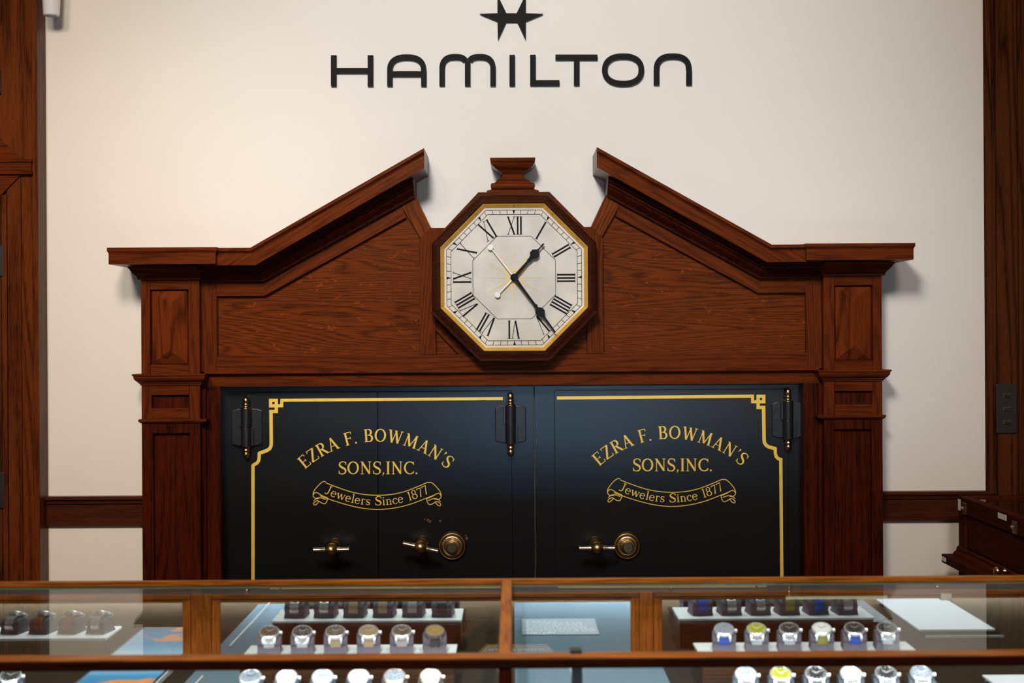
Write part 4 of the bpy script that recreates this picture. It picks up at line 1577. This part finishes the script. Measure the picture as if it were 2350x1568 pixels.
def watch(x, d, H, rz, strap, casem, dialm, handm, label, group, cuff='cuff', chrono=False, crown=True, stand_label=None, stand_group=None):
    st = inst('watch_cushion', 'cuff', cuff_mesh, cuff, None, False)
    st.location = W(x, d, H); st.rotation_euler = (0, 0, rz)
    ft = inst('foot', 'foot', stand_foot_mesh, cuff, st)
    tag(st, stand_label, 'watch stand', stand_group)
    r = empty('wristwatch', W(x, d, H), rz)
    tag(r, label, 'watch', group)
    if strap in ('steel', 'rose'):
        inst('bracelet', 'bracelet', bracelet_mesh, strap, r)
    else:
        inst('strap', 'strap', lambda: band_mesh(.0098, .0004, .0030), strap, r)
    inst('watch_case', 'case', case_mesh, casem, r, False)
    dl = inst('dial', 'dial', dial_mesh, dialm, r)
    inst('hands', 'hands', hands_mesh, handm, dl)
    if chrono:
        inst('subdials', 'subd', subdials_mesh, handm, dl)
    if crown:
        inst('crown', 'crown', crown_mesh, casem, r)
    return r


def ordinal(i):
    return ['leftmost', 'second from left', 'third from left', 'fourth from left', 'fifth from left', 'rightmost'][i]


GA = 'watches on the upper step left of the centre bar'
row1 = [('steel', 'steel', 'd_brown', 'steel', False, 'steel bracelet watch with small brown dial'),
        ('steel', 'steel', 'd_black', 'steel', True, 'steel bracelet chronograph with black dial'),
        ('tan', 'steel', 'd_brown', 'steel', True, 'tan strap chronograph with mottled brown dial'),
        ('tan', 'steel', 'd_gold', 'steel', True, 'tan strap watch with bronze brown dial'),
        ('greige', 'steel', 'd_brown', 'steel', False, 'pale grey strap watch with brown dial'),
        ('blackstrap', 'cuff', 'd_gold', 'gold_ray', False, 'dark cased watch on stitched black strap')]
for i, (st, cm, dm, hm, chn, tx) in enumerate(row1):
    x = -0.474 + 0.064 * i
    watch(x, 2.762, RH, 0.10, st, cm, dm, hm, '%s, %s on the left upper step' % (tx, ordinal(i)), GA, chrono=chn, crown=(i < 5),
          stand_label='grey cushion holding the %s watch on the left upper step' % ordinal(i), stand_group='grey cushions on the left upper step')
GB = 'watches on the lower level left of the centre bar'
row2 = [('steel', 'steel', 'd_grey', 'ink', True, 'steel watch with grey chronograph dial'), ('steel', 'steel', 'd_white', 'steel', False, 'steel watch with plain white dial'),
        ('steel', 'steel', 'd_blue', 'ink', True, 'steel watch with icy blue dial'), ('steel', 'steel', 'd_white', 'steel', False, 'second plain white dial steel watch'),
        ('blackstrap', 'rose', 'd_grey', 'steel', True, 'rose gold watch with grey dial'), ('blackstrap', 'rose', 'd_white', 'rose', False, 'rose gold watch with white dial')]
for i, (st, cm, dm, hm, chn, tx) in enumerate(row2):
    watch(-0.470 + 0.0642 * i, 2.545, RL, 0.05, st, cm, dm, hm, '%s, %s in the left lower row' % (tx, ordinal(i)), GB, cuff='cuff2', chrono=chn,
          stand_label='blue grey cushion holding the %s watch of the left lower row' % ordinal(i), stand_group='blue grey cushions of the left lower row')
GC = 'watches on the upper step right of the centre bar'
row3 = [('bluestrap', 'steel', 'd_grey', 'steel', True, 'blue strap chronograph with silver grey dial'), ('steel', 'steel', 'd_yellow', 'white', False, 'steel bracelet watch with yellow green dial'),
        ('steel', 'steel', 'd_black', 'steel', False, 'steel bracelet watch with black dial'), ('olive', 'steel', 'd_white', 'rose', False, 'olive strap watch with white dial'),
        ('bluestrap', 'steel', 'd_black', 'steel', False, 'smaller blue strap watch with black dial'), ('steel', 'steel', 'd_black', 'steel', False, 'steel bracelet watch with dark brown dial')]
for i, (st, cm, dm, hm, chn, tx) in enumerate(row3):
    watch(0.408 + 0.063 * i, 2.762, RH, -0.12, st, cm, dm, hm, '%s, %s on the right upper step' % (tx, ordinal(i)), GC, chrono=chn,
          stand_label='grey cushion holding the %s watch on the right upper step' % ordinal(i), stand_group='grey cushions on the right upper step')
GD = 'watches on the lower level right of the centre bar'
row4 = [('steel', 'steel', 'd_blue', 'bluestrap', True, 'steel watch with white and blue dial'), ('olive', 'steel', 'd_yellow', 'white', False, 'steel cased watch with bright yellow green dial'),
        ('blackstrap', 'steel', 'd_black', 'white', False, 'steel watch with black dial on dark strap'), ('steel', 'steel', 'd_white', 'steel', False, 'steel watch with white dial'),
        ('steel', 'steel', 'd_black', 'white', False, 'steel bracelet watch with black dial'), ('steel', 'steel', 'd_grey', 'white', True, 'steel chronograph with large grey dial')]
for i, (st, cm, dm, hm, chn, tx) in enumerate(row4):
    watch(0.414 + 0.0625 * i, 2.545, RL, -0.10, st, cm, dm, hm, '%s, %s in the right lower row' % (tx, ordinal(i)), GD, cuff='cuff2', chrono=chn,
          stand_label='blue grey cushion holding the %s watch of the right lower row' % ordinal(i), stand_group='blue grey cushions of the right lower row')
row5 = [('steel', 'steel', 'd_white', 'steel', 'steel bracelet watch at the far left end of the far left tray'),
        ('brownleather', 'steel', 'd_white', 'steel', 'brown leather strap watch with pale stitching, second on the far left tray'),
        ('brownleather', 'steel', 'd_black', 'steel', 'reddish brown strap watch, third on the far left tray'),
        ('steel', 'steel', 'd_black', 'steel', 'steel bracelet watch nearest the blue picture, last on the far left tray')]
for i, (st, cm, dm, hm, tx) in enumerate(row5):
    watch(-1.130 + 0.0645 * i, 2.650, HD - 0.006, 0.22, st, cm, dm, hm, tx, 'watches on the far left tray', cuff='cuff2',
          stand_label='grey cushion holding the %s watch on the far left tray' % ['first', 'second', 'third', 'fourth'][i], stand_group='cushions on the far left tray')

# ------------------------------------------------------------------ side cabinet on the right
cab = empty('jewelry_cabinet', (1.60, -0.5, 0))
tag(cab, 'dark mahogany glass topped cabinet standing against the wall at the right edge', 'cabinet')
inv = cab.matrix_basis.inverted()


def kobj(name, bm, mat, par=cab, **kw):
    o = obj(name, bm, mat, par, **kw)
    if par is cab:
        o.matrix_parent_inverse = inv
    return o


XS = 1.413; Y0, Y1 = -1.60, -0.148; ZT = 1.0
b = bmesh.new()
box(b, XS, XS + 0.03, Y0, Y1, ZT - 0.020, ZT); box(b, 2.05, 2.08, Y0, Y1, ZT - 0.020, ZT)
box(b, XS + .03, 2.05, Y0, Y0 + 0.03, ZT - 0.020, ZT); box(b, XS + .03, 2.05, Y1 - 0.03, Y1, ZT - 0.020, ZT)
kobj('top_frame', b, 'wood_cab', bevel=0.002)
b = bmesh.new(); box(b, XS + .03, 2.05, Y0 + .03, Y1 - .03, ZT - 0.010, ZT - 0.005)
kobj('top_glass', b, 'glass')
b = bmesh.new()
box(b, XS + 0.008, 2.07, Y0 + 0.01, Y1 - 0.004, 0.83, 0.972)
body = kobj('side_panel', b, 'wood_cab')
b = bmesh.new()
box(b, XS + 0.001, XS + 0.012, Y0 + 0.002, Y1 - 0.001, ZT - 0.052, ZT - 0.020)
box(b, XS + 0.001, XS + 0.012, Y1 - 0.062, Y1 - 0.001, 0.83, ZT - 0.052)
box(b, XS + 0.001, XS + 0.012, Y0 + 0.002, Y0 + 0.05, 0.83, ZT - 0.052)
box(b, XS + 0.001, XS + 0.012, Y0 + 0.002, Y1 - 0.001, 0.828, 0.842)
kobj('side_frame', b, 'wood_cab', bevel=0.001)
b = bmesh.new()
sv = [(XS, 0.842), (XS - 0.006, 0.836), (XS - 0.006, 0.829), (XS - 0.016, 0.820), (XS - 0.018, 0.812), (XS + .05, 0.812), (XS + .05, 0.842)]
a = [b.verts.new((x, Y0, z)) for x, z in sv]; c = [b.verts.new((x, Y1, z)) for x, z in sv]
b.faces.new(a); b.faces.new(c)
for i in range(len(sv)):
    b.faces.new((a[i], a[(i + 1) % len(sv)], c[(i + 1) % len(sv)], c[i]))
kobj('base_moulding', b, 'wood_cab')
b = bmesh.new(); box(b, XS - 0.048, 2.10, Y0, Y1 + 0.02, 0.786, 0.813)
kobj('base_shelf', b, 'wood_cab', bevel=0.002)
b = bmesh.new(); box(b, XS + 0.0, 2.07, Y0 + .02, Y1, 0.12, 0.786)
kobj('lower_body', b, 'wood_column', bevel=0.002)
b = bmesh.new(); box(b, XS + 0.02, 2.05, Y0 + .06, Y1 - .03, 0.0, 0.12)
kobj('plinth', b, 'wood_column')
b = bmesh.new()
lathe(b, [(0.004, 0), (0.012, 0.001), (0.006, 0.006), (0.006, 0.016), (0.011, 0.019), (0.013, 0.024), (0.012, 0.031), (0.006, 0.035)], (XS - 0.012, -0.62, 0.838), (-1, 0, 0), 24)
kn = kobj('knob', b, 'brass', smooth=True)
for yy in (-0.215, -0.66):
    b = bmesh.new(); box(b, XS - 0.004, XS + 0.002, yy - 0.016, yy + 0.016, 0.950, 0.985)
    lt = kobj('latch', b, 'brass_dark', bevel=0.001)
    b = bmesh.new(); lathe(b, [(0.004, -.012), (0.004, .012)], (XS - 0.006, yy, 0.968), (0, 1, 0), 12)
    obj('latch_hook', b, 'brass', lt)
    lt.children[0].matrix_parent_inverse = Matrix.Identity(4)
for (y0_, y1_, z0_, z1_, xx) in ((-0.172, -0.150, 0.955, 0.990, XS), (-0.590, -0.520, 0.977, 0.993, XS), (-0.175, -0.135, 0.793, 0.806, XS - 0.048)):
    b = bmesh.new(); box(b, xx - 0.0012, xx, y0_, y1_, z0_, z1_)
    kobj('price_label', b, 'label')
